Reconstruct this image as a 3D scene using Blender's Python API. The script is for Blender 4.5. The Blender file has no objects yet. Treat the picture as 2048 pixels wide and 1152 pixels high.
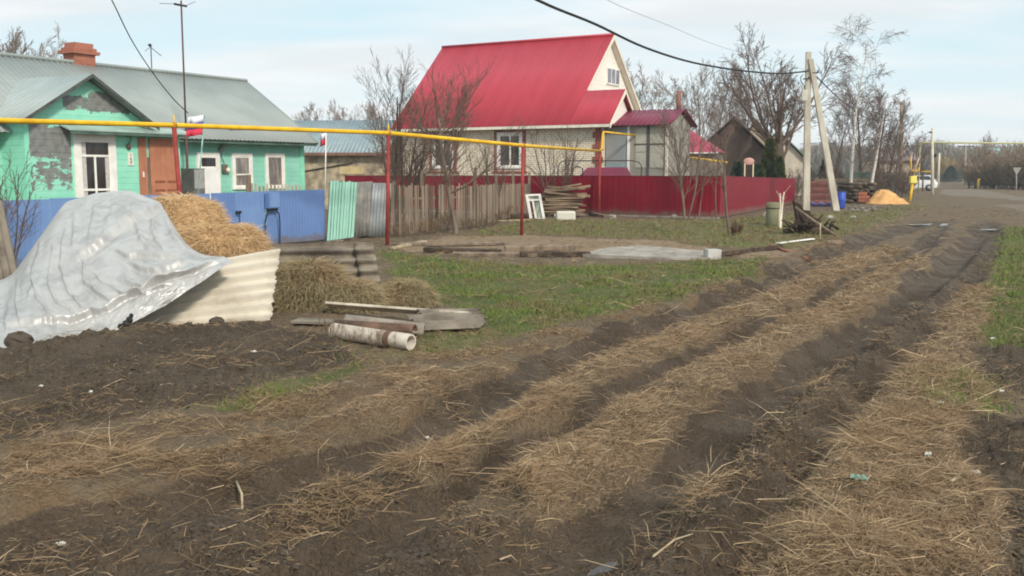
import bpy, math, random
import numpy as np
from mathutils import Vector, Matrix

random.seed(7)
RNG = np.random.default_rng(11)
R = math.radians
scene = bpy.context.scene
COL = scene.collection

# ------------------------------------------------------------------ camera model
CAM_H, FPX, PITCH = 1.9, 2000.0, math.atan(234 / 2000)
CP, SP = math.cos(PITCH), math.sin(PITCH)


def A(px, py, Y):
    """world point seen at photo pixel (px, py) standing Y metres ahead"""
    v = (576 - py) / FPX
    u = (px - 1024) / FPX
    dy, dz = CP + v * SP, -SP + v * CP
    t = Y / dy
    return Vector((u * t, Y, CAM_H + dz * t))


def Gd(px, py, z=0.0):
    """ground point (height z) under photo pixel"""
    v = (576 - py) / FPX
    u = (px - 1024) / FPX
    dy, dz = CP + v * SP, -SP + v * CP
    t = (z - CAM_H) / dz
    return Vector((u * t, dy * t, z))


# ------------------------------------------------------------------ noise (numpy)
def _h(ix, iy, iz=0):
    n = (ix * 374761393 + iy * 668265263 + iz * 2147483647) & 0xFFFFFFFF
    n = ((n ^ (n >> 13)) * 1274126177) & 0xFFFFFFFF
    return ((n ^ (n >> 16)) & 0xFFFF) / 65535.0


def vnoise(x, y, seed=0):
    x = np.asarray(x, float); y = np.asarray(y, float)
    ix = np.floor(x).astype(np.int64); iy = np.floor(y).astype(np.int64)
    fx = x - ix; fy = y - iy
    fx = fx * fx * (3 - 2 * fx); fy = fy * fy * (3 - 2 * fy)
    a = _h(ix, iy, seed); b = _h(ix + 1, iy, seed); c = _h(ix, iy + 1, seed); d = _h(ix + 1, iy + 1, seed)
    return a + (b - a) * fx + (c - a) * fy + (a - b - c + d) * fx * fy


def fbm(x, y, octv=4, seed=0):
    s = 0; amp = 0.5; tot = 0
    for o in range(octv):
        s = s + amp * vnoise(x * 2 ** o + 17 * o, y * 2 ** o - 9 * o, seed + o)
        tot += amp; amp *= 0.5
    return s / tot


def sstep(a, b, x):
    t = np.clip((x - a) / (b - a), 0, 1)
    return t * t * (3 - 2 * t)


# ------------------------------------------------------------------ object helpers
def tag(o, label=None, cat=None, group=None, kind=None):
    if label: o['label'] = label
    if cat: o['category'] = cat
    if group: o['group'] = group
    if kind: o['kind'] = kind
    return o


def thing(name, label, cat, loc=(0, 0, 0), rz=0.0, group=None):
    o = bpy.data.objects.new(name, None)
    o.empty_display_size = 0.3
    COL.objects.link(o)
    o.location = loc
    o.rotation_euler = (0, 0, rz)
    return tag(o, label, cat, group)


def np_mesh(name, V, F, mat, parent=None, smooth=True, T=None, link=True):
    """V (N,3); F quads (M,4) or None; T tris (K,3) or None"""
    me = bpy.data.meshes.new(name)
    V = np.asarray(V, np.float32)
    loops = []; starts = []; tot = []
    n = 0
    if F is not None and len(F):
        F = np.asarray(F, np.int32); loops.append(F.ravel()); starts.append(n + 4 * np.arange(len(F))); n += 4 * len(F)
    if T is not None and len(T):
        T = np.asarray(T, np.int32); loops.append(T.ravel()); starts.append(n + 3 * np.arange(len(T))); n += 3 * len(T)
    loops = np.concatenate(loops); starts = np.concatenate(starts)
    me.vertices.add(len(V)); me.vertices.foreach_set('co', V.ravel())
    me.loops.add(len(loops)); me.loops.foreach_set('vertex_index', loops.astype(np.int32))
    me.polygons.add(len(starts)); me.polygons.foreach_set('loop_start', starts.astype(np.int32))
    me.polygons.foreach_set('use_smooth', np.full(len(starts), smooth, bool))
    me.update(calc_edges=True)
    me.validate()
    if mat: me.materials.append(mat)
    o = bpy.data.objects.new(name, me)
    if link: COL.objects.link(o)
    if parent is not None: o.parent = parent
    return o


class MB:
    def __init__(self):
        self.v = []; self.f = []

    def add(self, vs, fs):
        n = len(self.v)
        self.v += [tuple(p) for p in vs]
        self.f += [tuple(n + i for i in f) for f in fs]

    def box(self, x0, x1, y0, y1, z0, z1):
        self.add([(x0, y0, z0), (x1, y0, z0), (x1, y1, z0), (x0, y1, z0), (x0, y0, z1), (x1, y0, z1), (x1, y1, z1), (x0, y1, z1)],
                 [(0, 3, 2, 1), (4, 5, 6, 7), (0, 1, 5, 4), (1, 2, 6, 5), (2, 3, 7, 6), (3, 0, 4, 7)])

    def obox(self, o, a, b, c):
        """oriented box with corner o and edge vectors a, b, c"""
        o, a, b, c = Vector(o), Vector(a), Vector(b), Vector(c)
        self.add([o, o + a, o + a + b, o + b, o + c, o + a + c, o + a + b + c, o + b + c],
                 [(0, 3, 2, 1), (4, 5, 6, 7), (0, 1, 5, 4), (1, 2, 6, 5), (2, 3, 7, 6), (3, 0, 4, 7)])

    def beam(self, p, q, w, h, roll=0.0):
        """box beam from p to q, section w x h centred on the line"""
        p, q = Vector(p), Vector(q)
        d = (q - p).normalized()
        s = d.cross(Vector((0, 0, 1)))
        if s.length < 1e-3: s = Vector((1, 0, 0))
        s.normalize(); t = s.cross(d)
        if roll:
            s, t = s * math.cos(roll) + t * math.sin(roll), t * math.cos(roll) - s * math.sin(roll)
        self.obox(p - s * w / 2 - t * h / 2, q - p, s * w, t * h)

    def tube(self, pts, rad, n=8, caps=True):
        pts = [Vector(p) for p in pts]
        if not hasattr(rad, '__len__'): rad = [rad] * len(pts)
        vs = []; fs = []
        s = None
        for i, p in enumerate(pts):
            d = (pts[min(i + 1, len(pts) - 1)] - pts[max(i - 1, 0)]).normalized()
            if s is None:
                s = d.cross(Vector((0, 0, 1)))
                if s.length < 1e-2: s = Vector((1, 0, 0))
            s = (s - d * s.dot(d)).normalized()
            t = d.cross(s)
            for k in range(n):
                an = 2 * math.pi * k / n
                vs.append(p + (s * math.cos(an) + t * math.sin(an)) * rad[i])
        for i in range(len(pts) - 1):
            for k in range(n):
                a = i * n + k; b = i * n + (k + 1) % n
                fs.append((a, b, b + n, a + n))
        if caps:
            fs.append(tuple(range(n - 1, -1, -1)))
            fs.append(tuple((len(pts) - 1) * n + k for k in range(n)))
        self.add(vs, fs)

    def prism(self, poly, off):
        """poly: planar points; extruded by vector off"""
        n = len(poly); off = Vector(off)
        vs = [Vector(p) for p in poly] + [Vector(p) + off for p in poly]
        fs = [tuple(range(n - 1, -1, -1)), tuple(range(n, 2 * n))]
        for i in range(n):
            fs.append((i, (i + 1) % n, n + (i + 1) % n, n + i))
        self.add(vs, fs)

    def ball(self, c, rx, ry, rz, n=10, m=7):
        vs = []; fs = []
        for j in range(m + 1):
            th = math.pi * j / m
            for i in range(n):
                ph = 2 * math.pi * i / n
                vs.append((c[0] + rx * math.sin(th) * math.cos(ph), c[1] + ry * math.sin(th) * math.sin(ph), c[2] + rz * math.cos(th)))
        for j in range(m):
            for i in range(n):
                fs.append((j * n + i, (j + 1) * n + i, (j + 1) * n + (i + 1) % n, j * n + (i + 1) % n))
        self.add(vs, fs)

    def corr(self, p0, u, v, period, amp, th=0.008, nv=6, prof='sin', ragged=0.0, sag=0.0, seed=1, u2=None):
        """corrugated sheet: waves run along u (profile across u), v is the length of the grooves"""
        p0, u, v = Vector(p0), Vector(u), Vector(v)
        u2 = Vector(u2) if u2 is not None else u
        nrm = u.cross(v).normalized()
        rnd = random.Random(seed)
        L = u.length
        if prof == 'sin':
            ts = np.linspace(0, 1, max(3, int(L / period * 8)) + 1)
            hs = [amp * math.cos(2 * math.pi * t * L / period) for t in ts]
        else:
            ts = []; hs = []
            k = 0
            while k * period < L:
                for fr, hh in ((0, 0), (.38, 0), (.46, 1), (.92, 1)):
                    t = (k + fr) * period / L
                    if t <= 1: ts.append(t); hs.append(hh * amp)
                k += 1
            ts.append(1.0); hs.append(hs[-1])
        vs = []; n = len(ts)
        e0 = [rnd.uniform(-ragged, ragged) for _ in ts]; e1 = [rnd.uniform(-ragged, ragged) for _ in ts]
        for side in (0, 1):
            for j in range(nv + 1):
                w = j / nv
                for i, t in enumerate(ts):
                    ww = w
                    if j == 0: ww = e0[i]
                    if j == nv: ww = 1 + e1[i]
                    vs.append(p0 + (u * (1 - ww) + u2 * ww) * float(t) + v * ww + nrm * (hs[i] - side * th - sag * math.sin(math.pi * w)))
        fs = []
        N = n * (nv + 1)
        for j in range(nv):
            for i in range(n - 1):
                a = j * n + i
                fs.append((a, a + 1, a + n + 1, a + n))
                fs.append((N + a, N + a + n, N + a + n + 1, N + a + 1))
        for i in range(n - 1):
            fs.append((i, N + i, N + i + 1, i + 1))
            a = nv * n + i
            fs.append((a, a + 1, N + a + 1, N + a))
        for j in range(nv):
            a = j * n; fs.append((a, a + n, N + a + n, N + a))
            a = j * n + n - 1; fs.append((a, N + a, N + a + n, a + n))
        self.add(vs, fs)

    def build(self, name, mat, parent=None, smooth=False):
        me = bpy.data.meshes.new(name)
        me.from_pydata(self.v, [], self.f)
        if smooth:
            me.polygons.foreach_set('use_smooth', [True] * len(me.polygons))
        me.update()
        if mat: me.materials.append(mat)
        o = bpy.data.objects.new(name, me)
        COL.objects.link(o)
        if parent is not None: o.parent = parent
        return o


def copy_tree(o, parent=None):
    c = o.copy(); COL.objects.link(c)
    if parent is not None: c.parent = parent
    for ch in o.children: copy_tree(ch, c)
    return c


# ------------------------------------------------------------------ materials
def srgb(r, g, b):
    f = lambda c: (c / 255 / 12.92) if c / 255 <= 0.04045 else ((c / 255 + 0.055) / 1.055) ** 2.4
    return (f(r), f(g), f(b), 1)


class NT:
    def __init__(self, m):
        self.t = m.node_tree; self.n = self.t.nodes; self.l = self.t.links

    def node(self, typ, **kw):
        nd = self.n.new(typ)
        for k, v in kw.items():
            if k.startswith('i_'):
                nd.inputs[k[2:].replace('_', ' ')].default_value = v
            else:
                setattr(nd, k, v)
        return nd

    def link(self, a, b): self.l.new(a, b)

    def math(self, op, a, b=None, c=None):
        nd = self.n.new('ShaderNodeMath'); nd.operation = op
        for i, x in enumerate((a, b, c)):
            if x is None: continue
            if isinstance(x, (int, float)): nd.inputs[i].default_value = x
            else: self.link(x, nd.inputs[i])
        return nd.outputs[0]

    def mix(self, fac, a, b):
        nd = self.n.new('ShaderNodeMix'); nd.data_type = 'RGBA'
        for s, x in ((nd.inputs[0], fac), (nd.inputs[6], a), (nd.inputs[7], b)):
            if isinstance(x, (int, float)): s.default_value = x
            elif isinstance(x, (tuple, list)): s.default_value = tuple(x)[:3] + (1,)
            else: self.link(x, s)
        return nd.outputs[2]

    def noise(self, vec, scale, detail=4, rough=0.6, dist=0.0):
        nd = self.node('ShaderNodeTexNoise')
        nd.inputs['Scale'].default_value = scale; nd.inputs['Detail'].default_value = detail
        nd.inputs['Roughness'].default_value = rough; nd.inputs['Distortion'].default_value = dist
        if vec is not None: self.link(vec, nd.inputs['Vector'])
        return nd.outputs['Fac']

    def ramp(self, x, lo, hi):
        nd = self.n.new('ShaderNodeMapRange'); nd.interpolation_type = 'SMOOTHSTEP'
        nd.inputs[1].default_value = lo; nd.inputs[2].default_value = hi
        self.link(x, nd.inputs[0])
        return nd.outputs[0]

    def mapping(self, vec, scale=(1, 1, 1), rot=(0, 0, 0)):
        nd = self.n.new('ShaderNodeMapping')
        nd.inputs['Scale'].default_value = scale; nd.inputs['Rotation'].default_value = rot
        self.link(vec, nd.inputs['Vector'])
        return nd.outputs[0]

    def bump(self, h, strength, dist, normal=None):
        nd = self.n.new('ShaderNodeBump')
        nd.inputs['Strength'].default_value = strength; nd.inputs['Distance'].default_value = dist
        self.link(h, nd.inputs['Height'])
        if normal is not None: self.link(normal, nd.inputs['Normal'])
        return nd.outputs[0]


def newmat(name):
    m = bpy.data.materials.new(name); m.use_nodes = True
    nt = NT(m)
    bs = nt.n['Principled BSDF']
    return m, nt, bs


MATS = {}


def M(name, c1, c2=None, scale=4.0, rough=0.8, bump=0.0, bscale=30.0, metal=0.0, stretch=(1, 1, 1), spec=0.3, detail=5, island=False, lo=.3, hi=.7, dirt=0.0):
    """plain material: two colours mixed by noise in the object's own space, light bump"""
    if name in MATS: return MATS[name]
    m, nt, bs = newmat(name)
    tc = nt.node('ShaderNodeTexCoord').outputs['Object']
    vec = nt.mapping(tc, stretch)
    c2 = c2 or tuple(x * 0.75 for x in c1[:3])
    f = nt.ramp(nt.noise(vec, scale, detail), lo, hi)
    if island:
        g = nt.node('ShaderNodeNewGeometry').outputs['Random Per Island']
        f = nt.math('ADD', nt.math('MULTIPLY', f, .35), nt.math('MULTIPLY', g, .65))
    col = nt.mix(f, c1, c2)
    if dirt:   # dried mud splashed up from the ground, ragged upper edge
        sp = nt.node('ShaderNodeSeparateXYZ'); nt.link(tc, sp.inputs[0])
        zz_ = nt.math('ADD', sp.outputs['Z'], nt.math('MULTIPLY', nt.math('SUBTRACT', nt.noise(tc, 3.5, 6, .7), .5), dirt * 2.6))
        dm = nt.math('MULTIPLY', nt.math('SUBTRACT', 1.0, nt.ramp(zz_, dirt * .2, dirt)), .75)
        dm = nt.math('MAXIMUM', dm, nt.math('MULTIPLY', nt.ramp(nt.noise(nt.mapping(tc, (3, 3, .35)), 3, 6, .7), .52, .75), .22))
        col = nt.mix(dm, col, (.17, .13, .10))
    nt.link(col, bs.inputs['Base Color'])
    bs.inputs['Roughness'].default_value = rough
    bs.inputs['Metallic'].default_value = metal
    bs.inputs['Specular IOR Level'].default_value = spec
    if bump:
        nt.link(nt.bump(nt.noise(vec, bscale, 4), bump, 0.02), bs.inputs['Normal'])
    MATS[name] = m
    return m


def M_siding(name, c1, c2, period=0.16, axis='Z', rough=0.7, peel=None, wear=0.35):
    """painted horizontal or vertical boards, optional peeled patches (list of x0,x1,z0,z1)"""
    m, nt, bs = newmat(name)
    tc = nt.node('ShaderNodeTexCoord').outputs['Object']
    sep = nt.node('ShaderNodeSeparateXYZ'); nt.link(tc, sep.inputs[0])
    if axis == 'Z': co = sep.outputs['Z']
    elif axis == 'X': co = sep.outputs['X']
    else: co = nt.math('ADD', sep.outputs['X'], sep.outputs['Y'])
    fr = nt.math('FRACT', nt.math('DIVIDE', co, period))
    groove = nt.math('SUBTRACT', 1.0, nt.ramp(nt.math('ABSOLUTE', nt.math('SUBTRACT', fr, .5)), .44, .5))
    brd = nt.node('ShaderNodeTexWhiteNoise', noise_dimensions='1D')
    nt.link(nt.math('FLOOR', nt.math('DIVIDE', co, period)), brd.inputs['W'])
    f = nt.math('ADD', nt.math('MULTIPLY', nt.ramp(nt.noise(tc, 2.2, 6, .65), .35, .7), 1 - wear), nt.math('MULTIPLY', brd.outputs['Value'], wear))
    col = nt.mix(f, c1, c2)
    h = groove
    if peel:
        n1 = nt.noise(nt.mapping(tc, (1, 1, 1.6)), 1.9, 7, .7)
        n2 = nt.noise(tc, 9, 4, .7)
        tot = None
        for (x0, x1, z0, z1, th) in peel:
            def band(v, a, b, s):
                return nt.math('MULTIPLY', nt.ramp(v, a, a + s), nt.math('SUBTRACT', 1.0, nt.ramp(v, b - s, b)))
            bx = nt.math('MULTIPLY', band(sep.outputs['X'], x0, x1, .06), band(sep.outputs['Z'], z0, z1, .5))
            t = nt.math('MULTIPLY', bx, th)
            tot = t if tot is None else nt.math('MAXIMUM', tot, t)
        pk = nt.math('ADD', nt.math('ADD', n1, nt.math('MULTIPLY', n2, .25)), tot)
        mask = nt.ramp(pk, 1.06, 1.10)
        grey = nt.mix(nt.ramp(nt.noise(tc, 6, 5), .35, .7), srgb(140, 142, 138), srgb(112, 114, 112))
        col = nt.mix(mask, col, grey)
        h = nt.math('SUBTRACT', h, nt.math('MULTIPLY', mask, .4))
    nt.link(col, bs.inputs['Base Color'])
    bs.inputs['Roughness'].default_value = rough
    bs.inputs['Specular IOR Level'].default_value = .25
    hh = nt.math('ADD', h, nt.math('MULTIPLY', nt.noise(nt.mapping(tc, (1, 1, 4)), 25, 3), .3))
    nt.link(nt.bump(hh, .7, .012), bs.inputs['Normal'])
    MATS[name] = m
    return m


def M_brick(name, c1, c2, mortar, bw=0.26, bh=0.075, rough=0.85):
    m, nt, bs = newmat(name)
    tc = nt.node('ShaderNodeTexCoord').outputs['Object']
    sep = nt.node('ShaderNodeSeparateXYZ'); nt.link(tc, sep.inputs[0])
    cmb = nt.node('ShaderNodeCombineXYZ')
    nt.link(nt.math('ADD', sep.outputs['X'], sep.outputs['Y']), cmb.inputs['X'])
    nt.link(sep.outputs['Z'], cmb.inputs['Y'])
    b = nt.node('ShaderNodeTexBrick')
    b.inputs['Scale'].default_value = 1.0
    b.inputs['Brick Width'].default_value = bw; b.inputs['Row Height'].default_value = bh
    b.inputs['Mortar Size'].default_value = .009; b.inputs['Mortar Smooth'].default_value = .1
    b.inputs['Color1'].default_value = c1; b.inputs['Color2'].default_value = c2; b.inputs['Mortar'].default_value = mortar
    nt.link(cmb.outputs[0], b.inputs['Vector'])
    n = nt.ramp(nt.noise(tc, .9, 5), .3, .75)
    col = nt.mix(nt.math('MULTIPLY', n, .12), b.outputs['Color'], tuple(x * .6 for x in c2[:3]))
    nt.link(col, bs.inputs['Base Color'])
    bs.inputs['Roughness'].default_value = rough
    h = nt.math('SUBTRACT', nt.math('MULTIPLY', nt.noise(tc, 40, 3), .3), b.outputs['Fac'])
    nt.link(nt.bump(h, .5, .01), bs.inputs['Normal'])
    MATS[name] = m
    return m


def M_glass(name, tint=(.02, .025, .03, 1)):
    m, nt, bs = newmat(name)
    tc = nt.node('ShaderNodeTexCoord').outputs['Object']
    f = nt.ramp(nt.noise(nt.mapping(tc, (3, 3, .6)), 2.5, 3), .35, .7)
    nt.link(nt.mix(f, tint, tuple(x * 2.4 for x in tint[:3])), bs.inputs['Base Color'])
    bs.inputs['Roughness'].default_value = .08
    bs.inputs['Specular IOR Level'].default_value = .6
    MATS[name] = m
    return m
# ------------------------------------------------------------------ terrain
def curve(pts):
    g = [Gd(px, py) for px, py in pts]
    Y = np.array([p.y for p in g]); X = np.array([p.x for p in g])
    o = np.argsort(Y); Y, X = Y[o], X[o]
    s0 = (X[2] - X[0]) / (Y[2] - Y[0]); s1 = (X[-1] - X[-2]) / (Y[-1] - Y[-2])
    Y = np.concatenate([[Y[0] - 8], Y, [Y[-1] + 60]]); X = np.concatenate([[X[0] - 8 * s0], X, [X[-1] + 60 * s1 * .8]])
    # smooth resample
    yy = np.linspace(Y[0], Y[-1], 700); xx = np.interp(yy, Y, X)
    k = np.hanning(31); k /= k.sum()
    xp = np.pad(xx, 15, mode='edge'); xs = np.convolve(xp, k, 'valid')
    w = sstep(yy[0] + 3, yy[0] + 6, yy)
    xs = np.where((yy - yy[0] < 2), xx, xs)
    return yy, xs, np.gradient(xs, yy)


RUT_L = curve([(350, 1012), (600, 952), (760, 930), (900, 845), (1000, 785), (1200, 692), (1400, 622), (1550, 562), (1700, 490), (1850, 445)])
RUT_M = curve([(820, 1050), (950, 955), (1100, 882), (1200, 820), (1350, 745), (1500, 665), (1600, 620), (1750, 545), (1850, 500)])
RUT_R = curve([(1100, 1125), (1230, 1040), (1400, 890), (1550, 772), (1700, 680), (1800, 610), (1900, 530), (1980, 455)])
RUT_RR = curve([(1480, 1130), (1560, 985), (1660, 870), (1760, 765), (1840, 680), (1920, 590), (1975, 520), (1998, 470)])


def rutd(c, x, y):
    yy, xx, sl = c
    s = np.interp(y, yy, sl)
    return (x - np.interp(y, yy, xx)) / np.sqrt(1 + s * s)


def poly_world(pts):
    return np.array([[Gd(px, py).x, Gd(px, py).y] for px, py in pts])


def poly_mask(P, x, y, soft):
    """soft inside mask of polygon P (world xy) by signed distance"""
    x = np.asarray(x); y = np.asarray(y)
    ins = np.zeros(x.shape, bool); dmin = np.full(x.shape, 1e9)
    n = len(P)
    for i in range(n):
        x0, y0 = P[i]; x1, y1 = P[(i + 1) % n]
        c = ((y0 > y) != (y1 > y)) & (x < (x1 - x0) * (y - y0) / (y1 - y0 + 1e-12) + x0)
        ins ^= c
        dx, dy = x1 - x0, y1 - y0
        t = np.clip(((x - x0) * dx + (y - y0) * dy) / (dx * dx + dy * dy + 1e-9), 0, 1)
        d = (x - x0 - t * dx) ** 2 + (y - y0 - t * dy) ** 2
        dmin = np.minimum(dmin, d)
    sd = np.sqrt(dmin) * np.where(ins, 1, -1)
    return sstep(-soft, soft, sd)


PS = {
    'S': [[(770, 968), (900, 900), (1000, 832), (1150, 748), (1300, 682), (1450, 622), (1600, 560), (1750, 502), (1810, 496), (1740, 545), (1600, 606), (1450, 678), (1300, 752), (1150, 835), (1050, 882), (960, 932), (860, 990)],
          [(1012, 935), (1100, 893), (1250, 812), (1400, 738), (1550, 657), (1700, 580), (1800, 525), (1860, 515), (1760, 598), (1665, 660), (1562, 740), (1450, 822), (1330, 892), (1215, 990), (1130, 1040), (1030, 1032), (1000, 985)],
          [(1480, 1175), (1560, 1012), (1650, 922), (1740, 832), (1800, 762), (1850, 692), (1900, 612), (1950, 572), (1985, 590), (1960, 650), (1940, 700), (1960, 760), (1960, 830), (1900, 880), (1930, 960), (2010, 1060), (1980, 1175)],
          [(640, 868), (700, 840), (850, 786), (1000, 741), (1040, 738), (1000, 760), (850, 825), (700, 868)],
          [(0, 985), (150, 945), (260, 925), (280, 940), (150, 975), (0, 1020)],
          [(1315, 1020), (1345, 965), (1400, 950), (1425, 985), (1410, 1020)],
          [(1560, 800), (1640, 740), (1740, 655), (1800, 615), (1790, 650), (1700, 735), (1620, 800)]],
    'SB': [[(1330, 1060), (1450, 930), (1570, 800), (1660, 735), (1800, 612), (1850, 600), (1770, 735), (1650, 870), (1540, 1010), (1470, 1120), (1380, 1110)],
           [(0, 905), (200, 880), (420, 830), (700, 765), (900, 700), (1040, 650), (1100, 680), (900, 745), (700, 815), (400, 880), (150, 925), (0, 960)],
           [(0, 978), (150, 935), (330, 905), (560, 880), (700, 840), (850, 782), (1000, 737), (1150, 682), (1250, 645), (1400, 602), (1500, 552), (1600, 512), (1690, 478), (1730, 476), (1610, 536), (1460, 596), (1310, 648), (1150, 706), (1000, 762), (850, 830), (700, 876), (520, 945), (330, 985), (150, 1035), (0, 1065)],
           [(950, 690), (1040, 640), (1250, 602), (1420, 560), (1560, 510), (1680, 470), (1700, 490), (1560, 540), (1400, 605), (1250, 650), (1100, 700), (980, 745)],
           [(890, 1050), (1010, 1000), (1110, 1050), (1040, 1090), (930, 1085)], [(520, 1060), (640, 1000), (800, 960), (860, 985), (760, 1010), (600, 1080)]],
    'G': [[(765, 500), (870, 518), (1050, 535), (1430, 522), (1535, 518), (1500, 552), (1350, 600), (1150, 640), (1000, 668), (960, 625), (870, 600), (790, 575)],
          [(435, 818), (560, 772), (700, 735), (720, 738), (690, 757), (560, 800), (470, 828)],
          [(2012, 452), (2120, 450), (2300, 690), (1965, 690), (1962, 610), (1990, 520)],
          [(1860, 760), (1960, 750), (1980, 830), (1880, 850)]],
    'GY': [[(940, 470), (1050, 442), (1440, 440), (1560, 430), (1700, 425), (1820, 408), (1880, 398), (1800, 430), (1690, 470), (1560, 498), (1420, 492), (1300, 478), (1100, 470)],
           [(820, 660), (980, 650), (1010, 668), (900, 700), (800, 712)]],
    'D': [[(-400, 760), (0, 716), (250, 674), (540, 652), (670, 690), (725, 722), (560, 768), (430, 812), (200, 850), (0, 892), (-400, 980)],
          [(1950, 695), (2048, 682), (2200, 700), (2200, 790), (1975, 775)],
          [(1890, 880), (1960, 850), (2200, 840), (2500, 1200), (2020, 1200), (1990, 1060), (1930, 960)]],
    'M': [[(1080, 1200), (1350, 935), (1550, 785), (1720, 672), (1850, 562), (1980, 452), (2008, 462), (1965, 560), (1900, 606), (1832, 692), (1762, 772), (1640, 912), (1555, 1012), (1480, 1200)],
          [(-300, 1110), (0, 1075), (300, 1002), (700, 938), (850, 992), (1000, 1045), (1130, 1045), (1250, 1000), (1400, 1200), (1200, 1500), (-500, 1500)]],
    'T': [[(790, 492), (900, 472), (1050, 470), (1300, 480), (1450, 498), (1430, 512), (1000, 512), (820, 502)],
          [(1480, 500), (1600, 482), (1690, 478), (1600, 508), (1500, 540)]],
    'GR': [[(1872, 386), (1890, 378), (1960, 379), (2048, 394), (2120, 402), (2120, 410), (2048, 403), (1960, 393), (1900, 392)], [(1990, 409), (2060, 410), (2150, 416), (2150, 425), (2040, 422)]],
}
PW = {k: [poly_world(p) for p in v] for k, v in PS.items()}


def masks(x, y):
    """material cover of the ground at world x, y"""
    dist = np.hypot(x, y)
    amp = np.clip(dist / 12, .5, 4)
    wx = x + amp * .17 * (fbm(x * 1.6, y * 1.6, 4, 3) - .5) * 2; wy = y + amp * .17 * (fbm(x * 1.6 + 40, y * 1.6, 4, 9) - .5) * 2
    out = {}
    for k, polys in PW.items():
        m = np.zeros_like(x)
        for P in polys:
            soft = {'S': .10, 'SB': .25, 'G': .3, 'GY': .8, 'D': .3, 'M': .22, 'T': .4, 'GR': .8}[k]
            m = np.maximum(m, poly_mask(P, wx, wy, soft))
        out[k] = m
    n = fbm(x * 2.2, y * 2.2, 4, 21)
    for c, w in ((RUT_L, .34), (RUT_M, .15), (RUT_R, .26)):
        d = np.abs(rutd(c, wx, wy))
        near = sstep(45, 30, y)
        w2 = w * (0.8 + .5 * fbm(x * .9, y * .9, 3, 5)) * np.clip(.8 + dist / 40, .8, 1.5)
        r = sstep(w2 + .10, w2 - .06, d) * near
        if c is RUT_M: r = r * sstep(.12, .32, n + .12)
        out['M'] = np.maximum(out['M'], r)
        out['S'] = out['S'] * (1 - r)
        out['rut'] = np.maximum(out.get('rut', 0), r)
    out['S'] = out['S'] * sstep(.30, .44, n + .08 + .1 * (out['S'] > .9))
    out['SB'] = out['SB'] * sstep(.30, .58, n)
    out['M'] = out['M'] * (1 - out['S'])
    return out


def gz(x, y, mk=None):
    x = np.asarray(x, float); y = np.asarray(y, float)
    if mk is None: mk = masks(x, y)
    near = sstep(60, 25, np.hypot(x, y))
    z = (fbm(x * .35, y * .35, 3, 31) - .5) * .14 * near
    for c, w, dep in ((RUT_L, .36, .17), (RUT_M, .13, .09), (RUT_R, .30, .15), (RUT_RR, .16, .09)):
        d = rutd(c, x, y)
        dd = dep * (.8 + .4 * fbm(x * .8, y * .8, 2, 77)) * sstep(42, 22, y)
        z = z - dd * np.exp(-(d / w) ** 4) + dd * .28 * np.exp(-((np.abs(d) - w * 1.7) / (w * .6)) ** 2)
    z = z + .075 * mk['S'] + .025 * mk['SB']
    z = z + mk['S'] * (fbm(x * 5, y * 5, 3, 41) - .5) * .11
    mud = np.clip(mk['M'] - mk['rut'] * .75, 0, 1)
    z = z + mud * ((fbm(x * 5, y * 5, 4, 51) - .5) * .13 * sstep(26, 10, np.hypot(x, y)) + (np.abs(fbm(x * 12, y * 12, 3, 53) - .5)) * .11 + (fbm(x * 24, y * 24, 2, 57) - .5) * .05)
    z = z + mk['rut'] * ((fbm(x * 9, y * 9, 3, 58) - .5) * .05)
    z = z + mk['D'] * ((fbm(x * 4, y * 4, 4, 61) - .45) * .17 + np.abs(fbm(x * 11, y * 11, 3, 63) - .5) * .12 + (fbm(x * 22, y * 22, 2, 67) - .5) * .05)
    z = z + (1 - mk['rut']) * (fbm(x * 7, y * 7, 3, 71) - .5) * .045 * near
    # the dug soil banked up against the covered stack
    z = z + .10 * mk['D'] * np.exp(-(((x + 4.2) / 2.6) ** 2 + ((y - 10.6) / 1.5) ** 2))
    return z


def gz1(x, y):
    return float(gz(np.array([x]), np.array([y]))[0])


def on(px, py, lift=0.0):
    p = Gd(px, py)
    return Vector((p.x, p.y, gz1(p.x, p.y) + lift))


def build_ground():
    na = 760
    ang = np.concatenate([np.linspace(R(-36), R(36), na), np.linspace(R(36), R(324), 70)[1:-1]])
    rad = np.concatenate([[.6, 1.2, 1.9, 2.6], 3.2 * np.exp(np.linspace(0, math.log(62 / 3.2), 560)), 62 * np.exp(np.linspace(0, math.log(3000 / 62), 60))[1:]])
    TH, RR = np.meshgrid(ang, rad)
    x = (RR * np.sin(TH)); y = (RR * np.cos(TH))
    mk = masks(x, y)
    z = gz(x, y, mk)
    na2 = len(ang); nr = len(rad)
    V = np.stack([x, y, z], -1).reshape(-1, 3)
    i = np.arange(na2); j = np.arange(nr - 1)
    a = (j[:, None] * na2 + i[None, :]); b = (j[:, None] * na2 + (i[None, :] + 1) % na2)
    F = np.stack([a, b, b + na2, a + na2], -1).reshape(-1, 4)[:, ::-1]
    V = np.vstack([V, [[0, 0, 0]]])
    T = np.stack([i, (i + 1) % na2, np.full(na2, len(V) - 1)], -1)
    o = np_mesh('ground', V, F, ground_mat(), T=T)
    me = o.data
    for nm, ks in (('coverA', ('M', 'S', 'G', 'D')), ('coverB', ('T', 'SB', 'GY', 'GR'))):
        at = me.color_attributes.new(nm, 'FLOAT_COLOR', 'POINT')
        c = np.stack([mk[k].ravel() for k in ks], -1)
        c = np.vstack([c, [[0, 0, 0, 0]]]).astype(np.float32)
        at.data.foreach_set('color', c.ravel())
    tag(o, kind='structure')
    return o


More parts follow.
